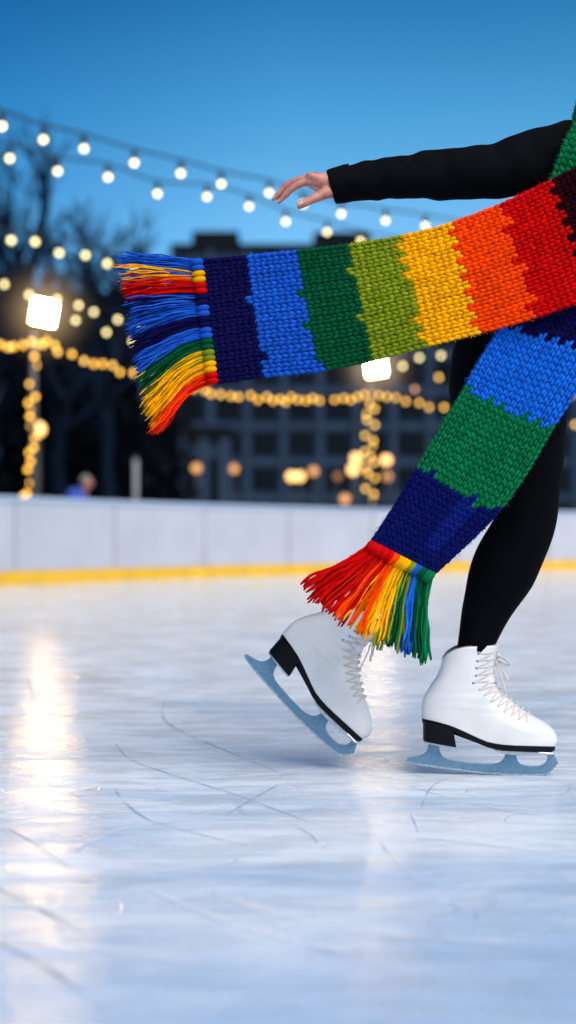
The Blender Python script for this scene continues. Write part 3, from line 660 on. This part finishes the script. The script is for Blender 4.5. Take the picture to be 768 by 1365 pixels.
def colB(i, j):
    c = NAVB
    for q, (r, cc) in enumerate(bB):
        if i+.5+wob[q+8, j]+(.28 if j%2 else -.28) >= r or q == 0: c = cc
    if c is NAVB and 8 < j < 12 and i > 3: c = (.004,.012,.16)
    return c
def waveB(r, c): return np.stack([0*r, -.012*np.sin(c*6.0+r*5+.6)*np.clip(1.2-r*1.2,0,1)+.006*np.sin(r*14), 0*r], -1)
mb = MB(); SB = knit(mb, TB, RB, 15, colB, wave=waveB); mb.build('knitted_tail', M_YARN, scarf, colour=True)
# neck wrap (outside the picture)
NW = []
for a in np.linspace(-.2, 2*math.pi-.1, 16):
    c = P(846,135,3.14)+np.array([.092*math.cos(a), .10*math.sin(a), .02*math.sin(a*.5)]); o_ = np.array([.025*math.cos(a), .025*math.sin(a), 0]); NW.append((c+o_+np.array([0,0,-.05]), c-o_*.2+np.array([0,0,.06])))
mb = MB(); knit(mb, NW, 60, 9, lambda i, j: [BLUE,NAVY,GRN,YEL,RED][(i//13)%5]); mb.build('neck_wrap', M_YARN, scarf, colour=True)
# fringes
def tassel(S, c0, c1, ends, cols, nstr, rad, start_dir, sag, parent, seed, knot=True):
    rs = np.random.default_rng(seed); mb = MB()
    for s in range(nstr):
        f = (s+.5)/nstr+rs.uniform(-.4,.4)/nstr; c = c0+(c1-c0)*np.clip(f,0.02,.98)
        p0 = S(np.array([.35]), np.array([c]))[0]+np.array([0, rs.uniform(-.006,.006), 0])
        e = ends(f)+np.array([rs.normal(0,.006), rs.normal(0,.012), rs.normal(0,.005)])
        L_ = np.linalg.norm(e-p0); k1 = p0+np.asarray(start_dir(f))*L_*.35; k2 = p0*.32+e*.68+np.array(sag(f))*L_
        ph = rs.uniform(0,6.28,3); t = np.linspace(0,1,20)[:,None]
        pts = (1-t)**3*p0+3*(1-t)**2*t*k1+3*(1-t)*t*t*k2+t**3*e
        am = L_*.014*t; pts = pts+am*np.concatenate([np.sin(t*13+ph[0]), np.sin(t*11+ph[1]), np.sin(t*14+ph[2])],1)
        col = np.array(cols[rs.integers(len(cols))])*rs.uniform(.75,1.25)
        r_ = np.full(20, rad*rs.uniform(.8,1.15)); r_[-1] *= .6
        V, F = loft(pts, r_, seg=6); tw = np.concatenate([(1+.13*np.sin(np.arange(20)[:,None]*2.1+np.arange(6)[None]*1.05)).ravel(), [1,1]])
        V[:-2] += rs.normal(0, rad*.09, V[:-2].shape); mb.add(V, F, col); mb.c[-1] = mb.c[-1]*rs.uniform(.75,1.2,(len(V),1))
    Vs = np.concatenate(mb.v); Cs = np.concatenate(mb.c)
    for q in rs.integers(0, len(Vs), 420):
        d = rs.normal(0,1,3); d /= np.linalg.norm(d); b = np.cross(d, rs.normal(0,1,3)); b /= np.linalg.norm(b); l_ = rs.uniform(.002,.007)
        mb.add([Vs[q]-b*.0003, Vs[q]+b*.0003, Vs[q]+d*l_], [(0,1,2)], np.clip(Cs[q]*1.25+.01,0,1))
    if knot:
        for s in range(2):
            c = c0+(c1-c0)*(s+.5)/2; p = S(np.array([.7]), np.array([c]))[0]; q = S(np.array([-.0]), np.array([c]))[0]; d = q-p; d /= np.linalg.norm(d)
            pts = [p+np.array([0,-.004,0]), p+d*.004+np.array([0,-.010,0]), q+d*.004+np.array([0,-.010,0]), q+d*.010+np.array([0,-.005,0])]
            mb.add(*loft(np.array(pts), [.005,.0066,.006,.0045], seg=8, smooth_n=10), np.array(cols[0])*rs.uniform(.85,1.1))
    return mb.build('tassel', M_YARN, parent, colour=True)
mb = MB(); wrow = np.linspace(.2,14.8,60); eA = SA(np.full(60,.25), wrow)
mb.add(*loft(eA, .0035, seg=6), np.array(NAVY)); frA = mb.build('fringe', M_YARN, scarf, colour=True)
tipsA = PP([(163,343,2.96),(160,372,2.96),(166,392,2.955),(170,412,2.955),(173,438,2.955),(178,462,2.95),(184,488,2.95),(188,512,2.945),(195,540,2.945),(200,557,2.945),(206,576,2.945)])
colsA = [[BLUE],[YEL,ORA,BLUE],[RED],[NAVY,BLUE],[BLUE],[NAVY],[BLUE],[DGRN],[OLIVE,YEL],[YEL],[RED,ORA,(.8,.02,.003)]]
Wt = 15/11
for i, cs in enumerate(colsA):
    def ends(f, i=i): return cr(tipsA, np.array([np.clip(i+f-.5, 0, 10)]))[0]
    u = (i+.5)/11
    sd_ = np.array([-1.0, 0, .18-.30*u]); sd_ /= np.linalg.norm(sd_)
    tassel(SA, i*Wt, (i+1)*Wt, ends, cs, 36, .0013, lambda f, s=sd_: s, lambda f, u=u: (0,0,.03+.05*u), frA, 40+i, True)
mb = MB(); eB = SB(np.full(60,.25), wrow); mb.add(*loft(eB, .0035, seg=6), np.array(NAVB)); frB = mb.build('fringe', M_YARN, scarf, colour=True)
tipsB = PP([(406,781,2.97),(416,797,2.97),(432,810,2.965),(452,824,2.965),(470,836,2.965),(487,846,2.965),(505,856,2.965),(522,862,2.97),(538,868,2.975),(552,876,2.98),(566,882,2.985)])
colsB = [[RED],[RED],[RED,(.6,.01,.004)],[RED,ORA],[ORA,YEL],[YEL],[YEL,OLIVE],[OLIVE,DGRN],[BLUE,BLUB],[DGRN,GRN],[GRN]]
for i, cs in enumerate(colsB):
    def ends(f, i=i): return cr(tipsB, np.array([np.clip(i+f-.5, 0, 10)]))[0]
    u = (i+.5)/11
    sd_ = np.array([-.75+.55*u, -.05, -.62-.25*u]); sd_ /= np.linalg.norm(sd_)
    tassel(SB, i*Wt, (i+1)*Wt, ends, cs, 14, .0026, lambda f, s=sd_: s, lambda f, u=u: (0,0,.05*(1-u)), frB, 80+i, True)
# ------------------------------------------------------------------ lamp posts with floodlights
def lamp_post(px, py, Y, label, poleX, lean, em):
    base = P(poleX, 0, Y); base[2] = 0
    t = thing('lamp_post', label, 'lamp post', tuple(base), 'floodlight posts behind the rink boards')
    top = P(px, py, Y)
    mb = MB(); mb.add(*loft([base, (base[0],Y,top[2]-.32)], [.055,.04], seg=12)); mb.build('pole', M_POLE, t)
    mb = MB(); mb.add(*loft([(base[0],Y,top[2]-.34),(top[0],Y,top[2]-.30),(top[0],Y,top[2]-.2)], .022, seg=8)); mb.build('bracket', M_DARKMETAL, t)
    hd = MB(); V, F = box((0,0,0), (.40,.12,.40)); rot = np.array(Matrix.Rotation(R(lean), 3, 'Y') @ Matrix.Rotation(R(14), 3, 'X')); hd.add(V@rot.T+top, F)
    h = bevel(hd.build('lamp_head', M_DARKMETAL, t, smooth=False), .02)
    ln = MB(); V, F = box((0,-.066,0), (.35,.006,.35)); ln.add(V@rot.T+top, F); ln.build('lens', em, h, smooth=False)
    gm = MB(); gm.add(*ball(top+np.array([0,-.05,0]), 1.0, 24, 16)); go = gm.build('added_halo', glow_mat(top+np.array([0,-.05,0])), h)  # added glowing sphere that imitates lens bloom around the lamp
    return t
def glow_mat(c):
    m = bpy.data.materials.new('added_halo_emission'); m.use_nodes = True; nt = m.node_tree; nt.nodes.clear(); N = nt.nodes.new; L = nt.links.new  # self-lit volume fading outwards, made up for the halo
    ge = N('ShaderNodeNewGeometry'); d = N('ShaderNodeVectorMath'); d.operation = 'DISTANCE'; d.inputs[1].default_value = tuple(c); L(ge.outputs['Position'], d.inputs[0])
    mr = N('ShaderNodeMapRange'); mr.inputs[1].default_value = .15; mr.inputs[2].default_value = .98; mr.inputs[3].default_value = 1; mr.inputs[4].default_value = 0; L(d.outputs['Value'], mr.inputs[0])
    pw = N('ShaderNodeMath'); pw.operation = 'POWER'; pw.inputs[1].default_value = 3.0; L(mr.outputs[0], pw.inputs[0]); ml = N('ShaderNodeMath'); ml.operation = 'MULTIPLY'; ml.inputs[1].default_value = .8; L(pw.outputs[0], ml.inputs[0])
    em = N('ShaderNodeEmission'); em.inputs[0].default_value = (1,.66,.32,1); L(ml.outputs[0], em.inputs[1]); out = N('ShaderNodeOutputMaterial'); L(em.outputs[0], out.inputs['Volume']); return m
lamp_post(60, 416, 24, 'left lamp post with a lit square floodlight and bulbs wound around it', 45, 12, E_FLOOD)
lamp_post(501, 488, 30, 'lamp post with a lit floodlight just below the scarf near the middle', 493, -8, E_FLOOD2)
# ------------------------------------------------------------------ string lights
bulb_cache = {}
def bulb_mesh(r, m):
    if (r, m.name) not in bulb_cache:
        a = MB(); a.add(*ball((0,0,0), (r,r,r*1.12), 10, 8)); me = a.mesh('bulb'); me.materials.append(m); bulb_cache[(r, m.name)] = me
    return bulb_cache[(r, m.name)]
sk = MB(); sk.add(*loft([(0,0,.02),(0,0,.08),(0,0,.13)], [.024,.026,.012], seg=8)); SOCK = sk.mesh('socket'); SOCK.materials.append(M_CABLE)
def string(name, label, cat, pts, ems, r, socket, group, cable_r=.011, up=.13, ext=()):
    """pts: (px,py,Y)"""
    W = [P(*p) for p in pts]; org = W[0]
    t = thing(name, label, cat, tuple(org), group)
    rad = (P(*p) for p in ext); cw = [w+np.array([0,0,up]) for w in list(rad)+W] if not ext else [P(*ext[0])+np.array([0,0,up])]+[w+np.array([0,0,up]) for w in W]+[P(*e)+np.array([0,0,up]) for e in ext[1:]]
    cw = np.array(cw); q = cr(cw, np.linspace(0,len(cw)-1,len(cw)*4)); mb = MB(); mb.add(*loft(q, cable_r, seg=5)); mb.build('cable', M_CABLE, t)
    for i, w in enumerate(W):
        m = ems[i%len(ems)] if isinstance(ems, (list,tuple)) else ems
        o = bpy.data.objects.new('bulb', bulb_mesh(r, m)); COL.objects.link(o); o.parent = t; o.location = w-org
        if socket:
            s_ = bpy.data.objects.new('socket', SOCK); COL.objects.link(s_); s_.parent = o
    return t
g = 'festoon light strings over the rink'
def lin(px, Y0, Y1, a=0, b=768): return Y0+(Y1-Y0)*(px-a)/(b-a)
def S_(l, Y0, Y1): return [(x,y,lin(x,Y0,Y1)) for x,y in l]
string('festoon_lights', 'topmost string of round festoon bulbs crossing the sky towards the hand', 'string lights', S_([(3,168),(58,186),(112,198),(179,217),(241,231),(295,245),(359,257),(404,272),(455,285),(514,294),(567,301)],13,20), E_FEST, .026, True, g, ext=((-60,148,12.5),(640,312,21)))
string('festoon_lights', 'second string of festoon bulbs hanging just below the topmost one', 'string lights', S_([(13,211),(77,228),(144,236),(210,258),(276,262),(332,275),(381,295),(436,309),(481,321)],14,22), E_FEST, .027, True, g, ext=((-60,195,13.5),(560,335,23)))
string('festoon_lights', 'third string of festoon bulbs in front of the bare tree branches', 'string lights', S_([(15,320),(47,322),(79,337),(114,340),(143,351),(179,353),(215,362)],18,30), E_FEST, .032, True, g, ext=((-40,316,17),(300,380,33)))
string('festoon_lights', 'fourth string of festoon bulbs passing behind the left floodlight', 'string lights', S_([(6,379),(39,393),(76,399),(105,407),(125,416),(157,426),(190,438)],25,36), E_FEST, .036, False, g, ext=((-40,366,25),(260,455,39)))
string('festoon_lights', 'short low string of bulbs between left floodlight and scarf fringe', 'string lights', S_([(101,427),(142,443),(177,455)],25,36), E_FEST, .036, False, g, ext=((62,420,24.3),(240,470,38)))
string('festoon_lights', 'string of bulbs rising to the right from the middle floodlight', 'string lights', S_([(537,488),(559,477),(588,474),(622,468),(668,462)],30,30), E_FEST, .036, False, g, ext=((503,498,30),(760,440,30)))
string('festoon_lights', 'few amber bulbs hanging at right edge behind the leg', 'string lights', [(585,503,31),(553,519,32),(640,530,31),(700,535,31),(764,526,31),(767,566,31)], [E_FAIRY2,E_DIM,E_FAIRY2], .038, False, g)
gl = [(0,459),(11,463),(18,462),(31,460),(42,456),(49,459),(57,459),(62,454),(73,460),(77,469),(96,472),(112,481),(125,485),(137,485),(150,487),(160,496),(178,497),(192,500),(206,506),(222,510),(240,515),(258,518),(273,520),(281,525),(294,526),(308,528),(318,529),(334,527),(344,533),(356,529),(364,534),(374,532),(381,536),(388,529),(397,533),(408,534),(417,531),(426,534),(446,533),(458,531),(468,533),(477,529),(486,526),(495,525)]
string('fairy_lights', 'long amber garland swagging from the left lamp post to the middle one', 'fairy lights', [(x,y,lin(x,24,30,45,493)) for x,y in gl], [E_FAIRY,E_FAIRY2,E_FAIRY,E_FAIRY,E_FAIRY2], .036, False, 'amber fairy light garlands', up=.05)
string('fairy_lights', 'amber garland continuing right from the middle lamp post behind the leg', 'fairy lights', [(x,y,lin(x,30,31,495,768)) for x,y in [(505,527),(516,529),(528,530),(541,535),(559,537),(572,543),(592,543),(612,545),(635,545),(660,542),(690,538),(720,534),(750,528)]], [E_FAIRY2,E_FAIRY2,E_FAIRY], .036, False, 'amber fairy light garlands', up=.05)
string('fairy_lights', 'amber bulbs wound around the left lamp post', 'fairy lights', [(x,y,24-.07*math.cos(i*2.2)) for i,(x,y) in enumerate([(46,475),(48,487),(40,512),(47,529),(38,537),(43,546),(40,555),(42,568),(46,584),(45,597),(39,603),(41,615),(37,626),(41,644),(36,658),(31,662)])], [E_FAIRY], .036, False, 'amber fairy light garlands', up=0, cable_r=.008)
string('fairy_lights', 'dense amber bulbs wound around the middle lamp post', 'fairy lights', [(493+7*math.sin(i*1.9),538+i*7.1,30-.09*math.cos(i*1.9)) for i in range(19)], [E_FAIRY2,E_FAIRY2,E_FAIRY], .036, False, 'amber fairy light garlands', up=0, cable_r=.008)
# ------------------------------------------------------------------ street lamps far behind
def street_lamp(px, py, Y, em, label, r=.14):
    c = P(px, py, Y); t = thing('street_lamp', label, 'street lamp', (c[0],c[1],0), 'distant globe street lamps')
    mb = MB(); mb.add(*loft([(c[0],Y,0),(c[0],Y,c[2]-r)], [.05,.035], seg=8)); mb.build('pole', M_DARKMETAL, t)
    mb = MB(); mb.add(*ball(c, r)); mb.build('globe', em, t)
    mb = MB(); mb.add(*loft([c+np.array([0,0,r*.9]), c+np.array([0,0,r*1.25])], [r*.6,r*.2], seg=8)); mb.build('cap', M_DARKMETAL, t)
for (x,y,Y,em,lb) in [(262,624,62,E_BROWN,'brown globe lamp low behind the boards, below the scarf fringe'),(312,625,66,E_BROWN,'brown globe lamp right of a similar one below the navy scarf end'),(290,646,70,E_BROWN2,'very dim lamp between and below two brown lamps'),(236,643,72,E_BROWN2,'very dim lamp at left of the distant lamp cluster'),
    (389,635,55,E_BROWN3,'bright amber lamp left of an overlapping twin'),(400,635,58,E_BROWN3,'bright amber lamp right of an overlapping twin'),(418,628,64,E_BROWN,'brown lamp just right of the amber twins'),(450,635,70,E_BROWN2,'dim brown lamp left of the bulb wrapped middle post'),(460,665,60,E_BROWN,'lowest brown lamp just above the board rail'),
    (471,626,50,E_BROWN3,'amber lamp hugging the left side of the middle post, lower one'),(475,611,50,E_BROWN3,'amber lamp hugging the left side of the middle post, upper one'),(515,613,54,E_BROWN3,'amber lamp right of the bulb wrapped middle post'),(516,635,64,E_BROWN,'brown lamp below the amber one right of the middle post'),(51,572,26,E_BROWN3,'large amber lamp beside the left bulb wrapped post')]:
    street_lamp(x, y, Y, em, lb, .17 if Y > 40 else .12)
# ------------------------------------------------------------------ buildings
def building(name, label, px0, px1, top, Y, wallm, cols, rows_, blocks=(), storey=3.2, depth=18, lowrow=0):
    a, b = P(px0,top,Y), P(px1,top,Y); w = b[0]-a[0]; h = a[2]
    t = thing(name, label, 'building', ((a[0]+b[0])/2, Y, 0)); cx = (a[0]+b[0])/2
    mb = MB(); mb.add(*box((cx, Y+depth/2, h/2), (w, depth, h))); mb.build('wall', wallm, t, smooth=False)
    mb = MB(); mb.add(*box((cx, Y+depth/2, h+.25), (w+.6, depth+.6, .5))); rf = mb.build('roof', M_FACADE2, t, smooth=False)
    for (x0,x1,tp) in blocks:
        q0, q1 = P(x0,tp,Y+4), P(x1,tp,Y+4); mb = MB(); mb.add(*box(((q0[0]+q1[0])/2, Y+7, (h+.5+q0[2])/2), (q1[0]-q0[0], 6, q0[2]-h-.5))); mb.build('roof_block', M_FACADE2, rf, smooth=False)
    for r_ in range(rows_+1):
        mb = MB(); mb.add(*box((cx, Y-.12, 1.0+r_*storey), (w, .24, .55))); mb.build('ledge', M_BAND, t, smooth=False)
    cwid = w/cols
    wm = MB(); wm.add(*box((0,0,0), (cwid*.66, .16, 1.9))); wme = wm.mesh('window', False); wme.materials.append(M_FRAME)
    pm = MB(); 
    for k in (-1,1): pm.add(*box((k*cwid*.16,-.1,0), (cwid*.29,.06,1.7)))
    pme = pm.mesh('pane', False); pme.materials.append(M_PANE)
    for r_ in range(rows_):
        for c_ in range(cols):
            o = bpy.data.objects.new('window', wme); COL.objects.link(o); o.parent = t; o.location = (a[0]+cwid*(c_+.5)-cx, -.085, 2.75+r_*storey+.0)
            p_ = bpy.data.objects.new('pane', pme); COL.objects.link(p_); p_.parent = o
    for c_ in range(cols+1):
        mb = MB(); mb.add(*box((a[0]+cwid*c_, Y-.2, h/2), (.5,.4,h-.02))); mb.build('pilaster', M_BAND, t, smooth=False)
    return t
building('apartment_building', 'long grey apartment block with rows of dark windows behind the rink', 232, 1010, 333, 140, M_FACADE, 16, 6, ((256,318,308),(418,494,309)))
building('low_building', 'low dark building behind the trees at left', -160, 232, 400, 95, M_FACADE2, 10, 4)
building('brick_kiosk', 'small reddish brick kiosk beyond the boards at centre left', 215, 300, 585, 66, M_BRICK, 3, 1, depth=5)
# ------------------------------------------------------------------ trees
def tree(px, Y, h, seed, label, spread=1.0, bushy=False, name='bare_tree'):
    rs = np.random.default_rng(seed); x = (px-384)/FPX*Y; t = thing(name, label, 'tree', (x,Y,0), 'bare winter trees behind the rink')
    tr, cw = MB(), MB()
    def branch(p, d, L_, r, lev, mbx):
        n = 5; pts = [p]; q = d.copy()
        for i in range(n):
            q = q+rs.normal(0,.10,3)+np.array([0,0,.05]); q /= np.linalg.norm(q); pts.append(pts[-1]+q*L_/n)
        pts = np.array(pts); rr = np.linspace(r, r*.5, n+1); mbx.add(*loft(pts, rr, seg=6 if lev < 2 else 4, cap=False))
        if lev >= 5: return
        nb = [4,4,4,4,3][lev]
        for k in range(nb):
            f = rs.uniform(.35 if lev else .55, 1.0); i = f*n; a = int(min(i, n-1)); pp = pts[a]+(pts[a+1]-pts[a])*(i-a)
            ax = rs.normal(0,1,3); ax -= q*(ax@q); ax /= np.linalg.norm(ax); an = rs.uniform(.25,.65)*spread
            branch(pp, q*math.cos(an)+ax*math.sin(an), L_*rs.uniform(.55,.78), max(r*.55, .014), lev+1, cw)
    branch(np.array([x,Y,0.]), np.array([0,0,1.]), h*.36, h*.022, 0, tr)
    tr.build('trunk', M_BARK, t); cw.build('crown', M_BARK, t); return t
tree(70, 42, 12.5, 3, 'tall bare tree rising behind the left floodlight')
tree(150, 46, 12.5, 5, 'bare tree spreading right of the left floodlight', 1.1)
tree(5, 40, 10.5, 8, 'bare tree at the left edge of the picture')
tree(112, 58, 14, 12, 'bare tree farther back between the two nearer ones', 1.15)
tree(-50, 48, 14, 15, 'bare tree just outside the left edge')
def evergreen(px, Y, h, w, seed, label):
    rs = np.random.default_rng(seed); x = (px-384)/FPX*Y; t = thing('evergreen_tree', label, 'tree', (x,Y,0), 'dark evergreens behind the rink')
    a = MB(); a.add(*loft([(x,Y,0),(x,Y,h*.9)], [.12,.03], seg=6)); a.build('trunk', M_BARK, t); c = MB()
    N = 2600; z = rs.uniform(.02,1,N)**.9; ang = rs.uniform(0,6.283,N); rad = w*np.sqrt(rs.uniform(.1,1,N))*(1-z*.85)*(.75+.25*np.sin(z*24+ang*3))
    for i in range(N):
        p = np.array([x+rad[i]*math.cos(ang[i]), Y+rad[i]*math.sin(ang[i]), z[i]*h]); u = rs.normal(0,1,3); u /= np.linalg.norm(u); v = rs.normal(0,1,3); v -= u*(u@v); v /= np.linalg.norm(v); s_ = rs.uniform(.12,.3)
        c.add([p-u*s_, p+v*s_*.4, p+u*s_, p-v*s_*.4], [(0,1,2,3)])
    c.build('crown', M_NEEDLE, t, smooth=False)
for px, Y, h, w, sd, lb in [(28,50,6.6,2.0,21,'dark evergreen low at the left edge behind the boards'),(118,54,7.0,2.3,22,'dark evergreen beside the person in blue'),(165,52,6.2,2.0,23,'dark evergreen behind the pale post'),(215,60,6.6,2.2,24,'dark evergreen below the scarf fringe'),(70,60,7.6,2.4,25,'dark evergreen behind the left lamp post')]:
    evergreen(px, Y, h, w, sd, lb)
# pale post and spectator
pb = P(181,0,34); post = thing('signpost', 'plain pale post standing behind the boards right of the spectator', 'post', (pb[0],34,0))
mb = MB(); tz = P(181,612,34)[2]; mb.add(*loft([(pb[0],34,0),(pb[0],34,tz)], .05, seg=10)); mb.build('pole', mat('pale_paint',(.30,.31,.32),.6), post); mb = MB(); mb.add(*ball((pb[0],34,tz+.03), (.07,.07,.05))); mb.build('cap', M_DARKMETAL, post)
YP = 24; sc_ = P(116,644,YP); fx = sc_[0]
sp = thing('person', 'spectator in a blue jacket standing behind the boards at left', 'person', (fx-.05,YP,0))
b_ = MB()
b_.add(*ball(sc_+np.array([0,0,.0]), (.085,.078,.112), 16, 12)); b_.add(*ball(sc_+np.array([.085,0,-.01]), (.02,.014,.02), 8, 6)); b_.add(*loft([sc_+np.array([-.02,0,-.07]), sc_+np.array([-.05,0,-.2])], .05, seg=12))
for s_ in (-1,1):
    b_.add(*loft([(fx-.08,YP+s_*.09,.6),(fx-.06,YP+s_*.1,.35),(fx-.08,YP+s_*.1,.05)], [.07,.055,.04], seg=12)); b_.add(*ball((fx-.03,YP+s_*.1,.04), (.12,.045,.04))); b_.add(*ball(sc_+np.array([-.01,s_*.08,-.01]), (.018,.01,.03)))
    b_.add(*loft([(fx-.1,YP+s_*.2,1.02),(fx-.1,YP+s_*.24,.8),(fx+.0,YP+s_*.22,.62)], [.055,.045,.03], seg=12)); b_.add(*ball((fx+.02,YP+s_*.22,.56), (.03,.022,.05)))
b_.add(*loft([(fx-.09,YP,.55),(fx-.09,YP,.85),(fx-.09,YP,1.06),(fx-.06,YP,1.12)], [.11,.11,.12,.05], [.15,.15,.19,.08], seg=16))
me = remesh(b_, 'body', .012, 3); me.transform(Matrix.Translation(-Vector(sp.location))); link('body', me, sp, M_SKIN)
j_ = MB(); j_.add(*ball((fx-.17,YP,1.12), (.17,.21,.17), 16, 12)); j_.add(*loft([(fx-.09,YP,.52),(fx-.09,YP,.85),(fx-.09,YP,1.08),(fx-.07,YP,1.16)], [.14,.14,.15,.08], [.19,.18,.22,.1], seg=20, smooth_n=14))
for s_ in (-1,1): j_.add(*loft([(fx-.1,YP+s_*.2,1.05),(fx-.1,YP+s_*.25,.8),(fx+.0,YP+s_*.22,.6)], [.075,.065,.05], seg=14))
me = remesh(j_, 'jacket', .015, 3); me.transform(Matrix.Translation(-Vector(sp.location))); link('jacket', me, sp, mat('blue_jacket', (.012,.06,.36), .7))
h_ = MB(); h_.add(*ball(sc_+np.array([-.02,0,.035]), (.09,.085,.095), 16, 12)); me = remesh(h_, 'hair', .012, 2); me.transform(Matrix.Translation(-Vector(sp.location))); link('hair', me, sp, mat('grey_hair', (.2,.19,.2), .8))
# ------------------------------------------------------------------ world, sun, camera
W = bpy.data.worlds.new('World'); SC.world = W; W.use_nodes = True; nt = W.node_tree; N = nt.nodes.new; L = nt.links.new
bg = nt.nodes['Background']
SUN_EL, SUN_AZ = 46, 152
sky = N('ShaderNodeTexSky'); sky.sky_type = 'NISHITA'; sky.sun_disc = False; sky.sun_elevation = R(SUN_EL); sky.sun_rotation = R(SUN_AZ); sky.ozone_density = 4; sky.air_density = 1.0; sky.dust_density = .3
tint = N('ShaderNodeMix'); tint.data_type = 'RGBA'; tint.blend_type = 'MULTIPLY'; tint.inputs[0].default_value = 1; tint.inputs[7].default_value = (.62,1.0,1.25,1)
L(sky.outputs[0], tint.inputs[6]); bg.inputs[1].default_value = .10
tc = N('ShaderNodeTexCoord'); sx = N('ShaderNodeSeparateXYZ'); L(tc.outputs['Generated'], sx.inputs[0])
def ramp(src, stops, a=0., b=1.):
    m_ = N('ShaderNodeMapRange'); m_.inputs[1].default_value = a; m_.inputs[2].default_value = b; L(src, m_.inputs[0])
    c_ = N('ShaderNodeValToRGB'); L(m_.outputs[0], c_.inputs[0]); el = c_.color_ramp.elements
    while len(el) < len(stops): el.new(.5)
    for e, (p_, c) in zip(el, stops): e.position = p_; e.color = (*c, 1)
    return c_.outputs[0]
def mul(a, b, fac=1.):
    q = N('ShaderNodeMix'); q.data_type = 'RGBA'; q.blend_type = 'MULTIPLY'; q.inputs[0].default_value = fac; q.clamp_result = False
    L(a, q.inputs[6]); L(b, q.inputs[7]); return q.outputs[2]
# dusk: the sky ahead deepens quickly with height and to the left, the unseen rear is boosted warm to light the scene
up_ = ramp(sx.outputs[2], [(0,(1,1,1)),(.12,(1,1.0,1)),(.20,(1,1,1)),(.265,(.52,.86,.88)),(.34,(.15,.54,.66)),(.55,(.35,.6,.7)),(1,(.8,.85,.9))])
lr_ = ramp(sx.outputs[0], [(0,(.45,.62,.75)),(.33,(.31,.59,.74)),(.5,(.95,.98,.98)),(.66,(1,1,1))], -.6, .6)
gain = N('ShaderNodeRGB'); gain.outputs[0].default_value = (1.30,1.36,1.22,1)
front_ = mul(mul(mul(tint.outputs[2], up_), lr_), gain.outputs[0])
rear_c = N('ShaderNodeRGB'); rear_c.outputs[0].default_value = (1.45,1.12,.90,1); rear_ = mul(tint.outputs[2], rear_c.outputs[0])
bf = N('ShaderNodeMapRange'); bf.interpolation_type = 'SMOOTHSTEP'; bf.inputs[1].default_value = .45; bf.inputs[2].default_value = -.25; L(sx.outputs[1], bf.inputs[0])
mxw = N('ShaderNodeMix'); mxw.data_type = 'RGBA'; L(bf.outputs[0], mxw.inputs[0]); L(front_, mxw.inputs[6]); L(rear_, mxw.inputs[7]); L(mxw.outputs[2], bg.inputs[0])
sun = bpy.data.lights.new('sun', 'SUN'); sun.energy = 4.0; sun.angle = R(50); sun.color = (1,.90,.80)
so_ = bpy.data.objects.new('sun', sun); COL.objects.link(so_)
sd = Vector((math.sin(R(SUN_AZ))*math.cos(R(SUN_EL)), math.cos(R(SUN_AZ))*math.cos(R(SUN_EL)), math.sin(R(SUN_EL))))
so_.rotation_euler = sd.to_track_quat('Z', 'Y').to_euler()
cam = bpy.data.cameras.new('camera'); co = bpy.data.objects.new('camera', cam); COL.objects.link(co)
co.location = (0,0,CH); co.rotation_euler = (R(90),0,0); cam.sensor_fit = 'AUTO'; cam.sensor_width = 36; cam.lens = FPX/1365*36
cam.shift_y = (YH-682.5)/1365; cam.clip_end = 3000; cam.clip_start = .05
cam.dof.use_dof = True; cam.dof.focus_distance = 3.05; cam.dof.aperture_fstop = 2.2
SC.camera = co
SC.view_settings.view_transform = 'Standard'; SC.view_settings.look = 'None'; SC.view_settings.exposure = 0
SC.cycles.use_denoising = True; SC.cycles.sample_clamp_indirect = 4; SC.cycles.max_bounces = 6
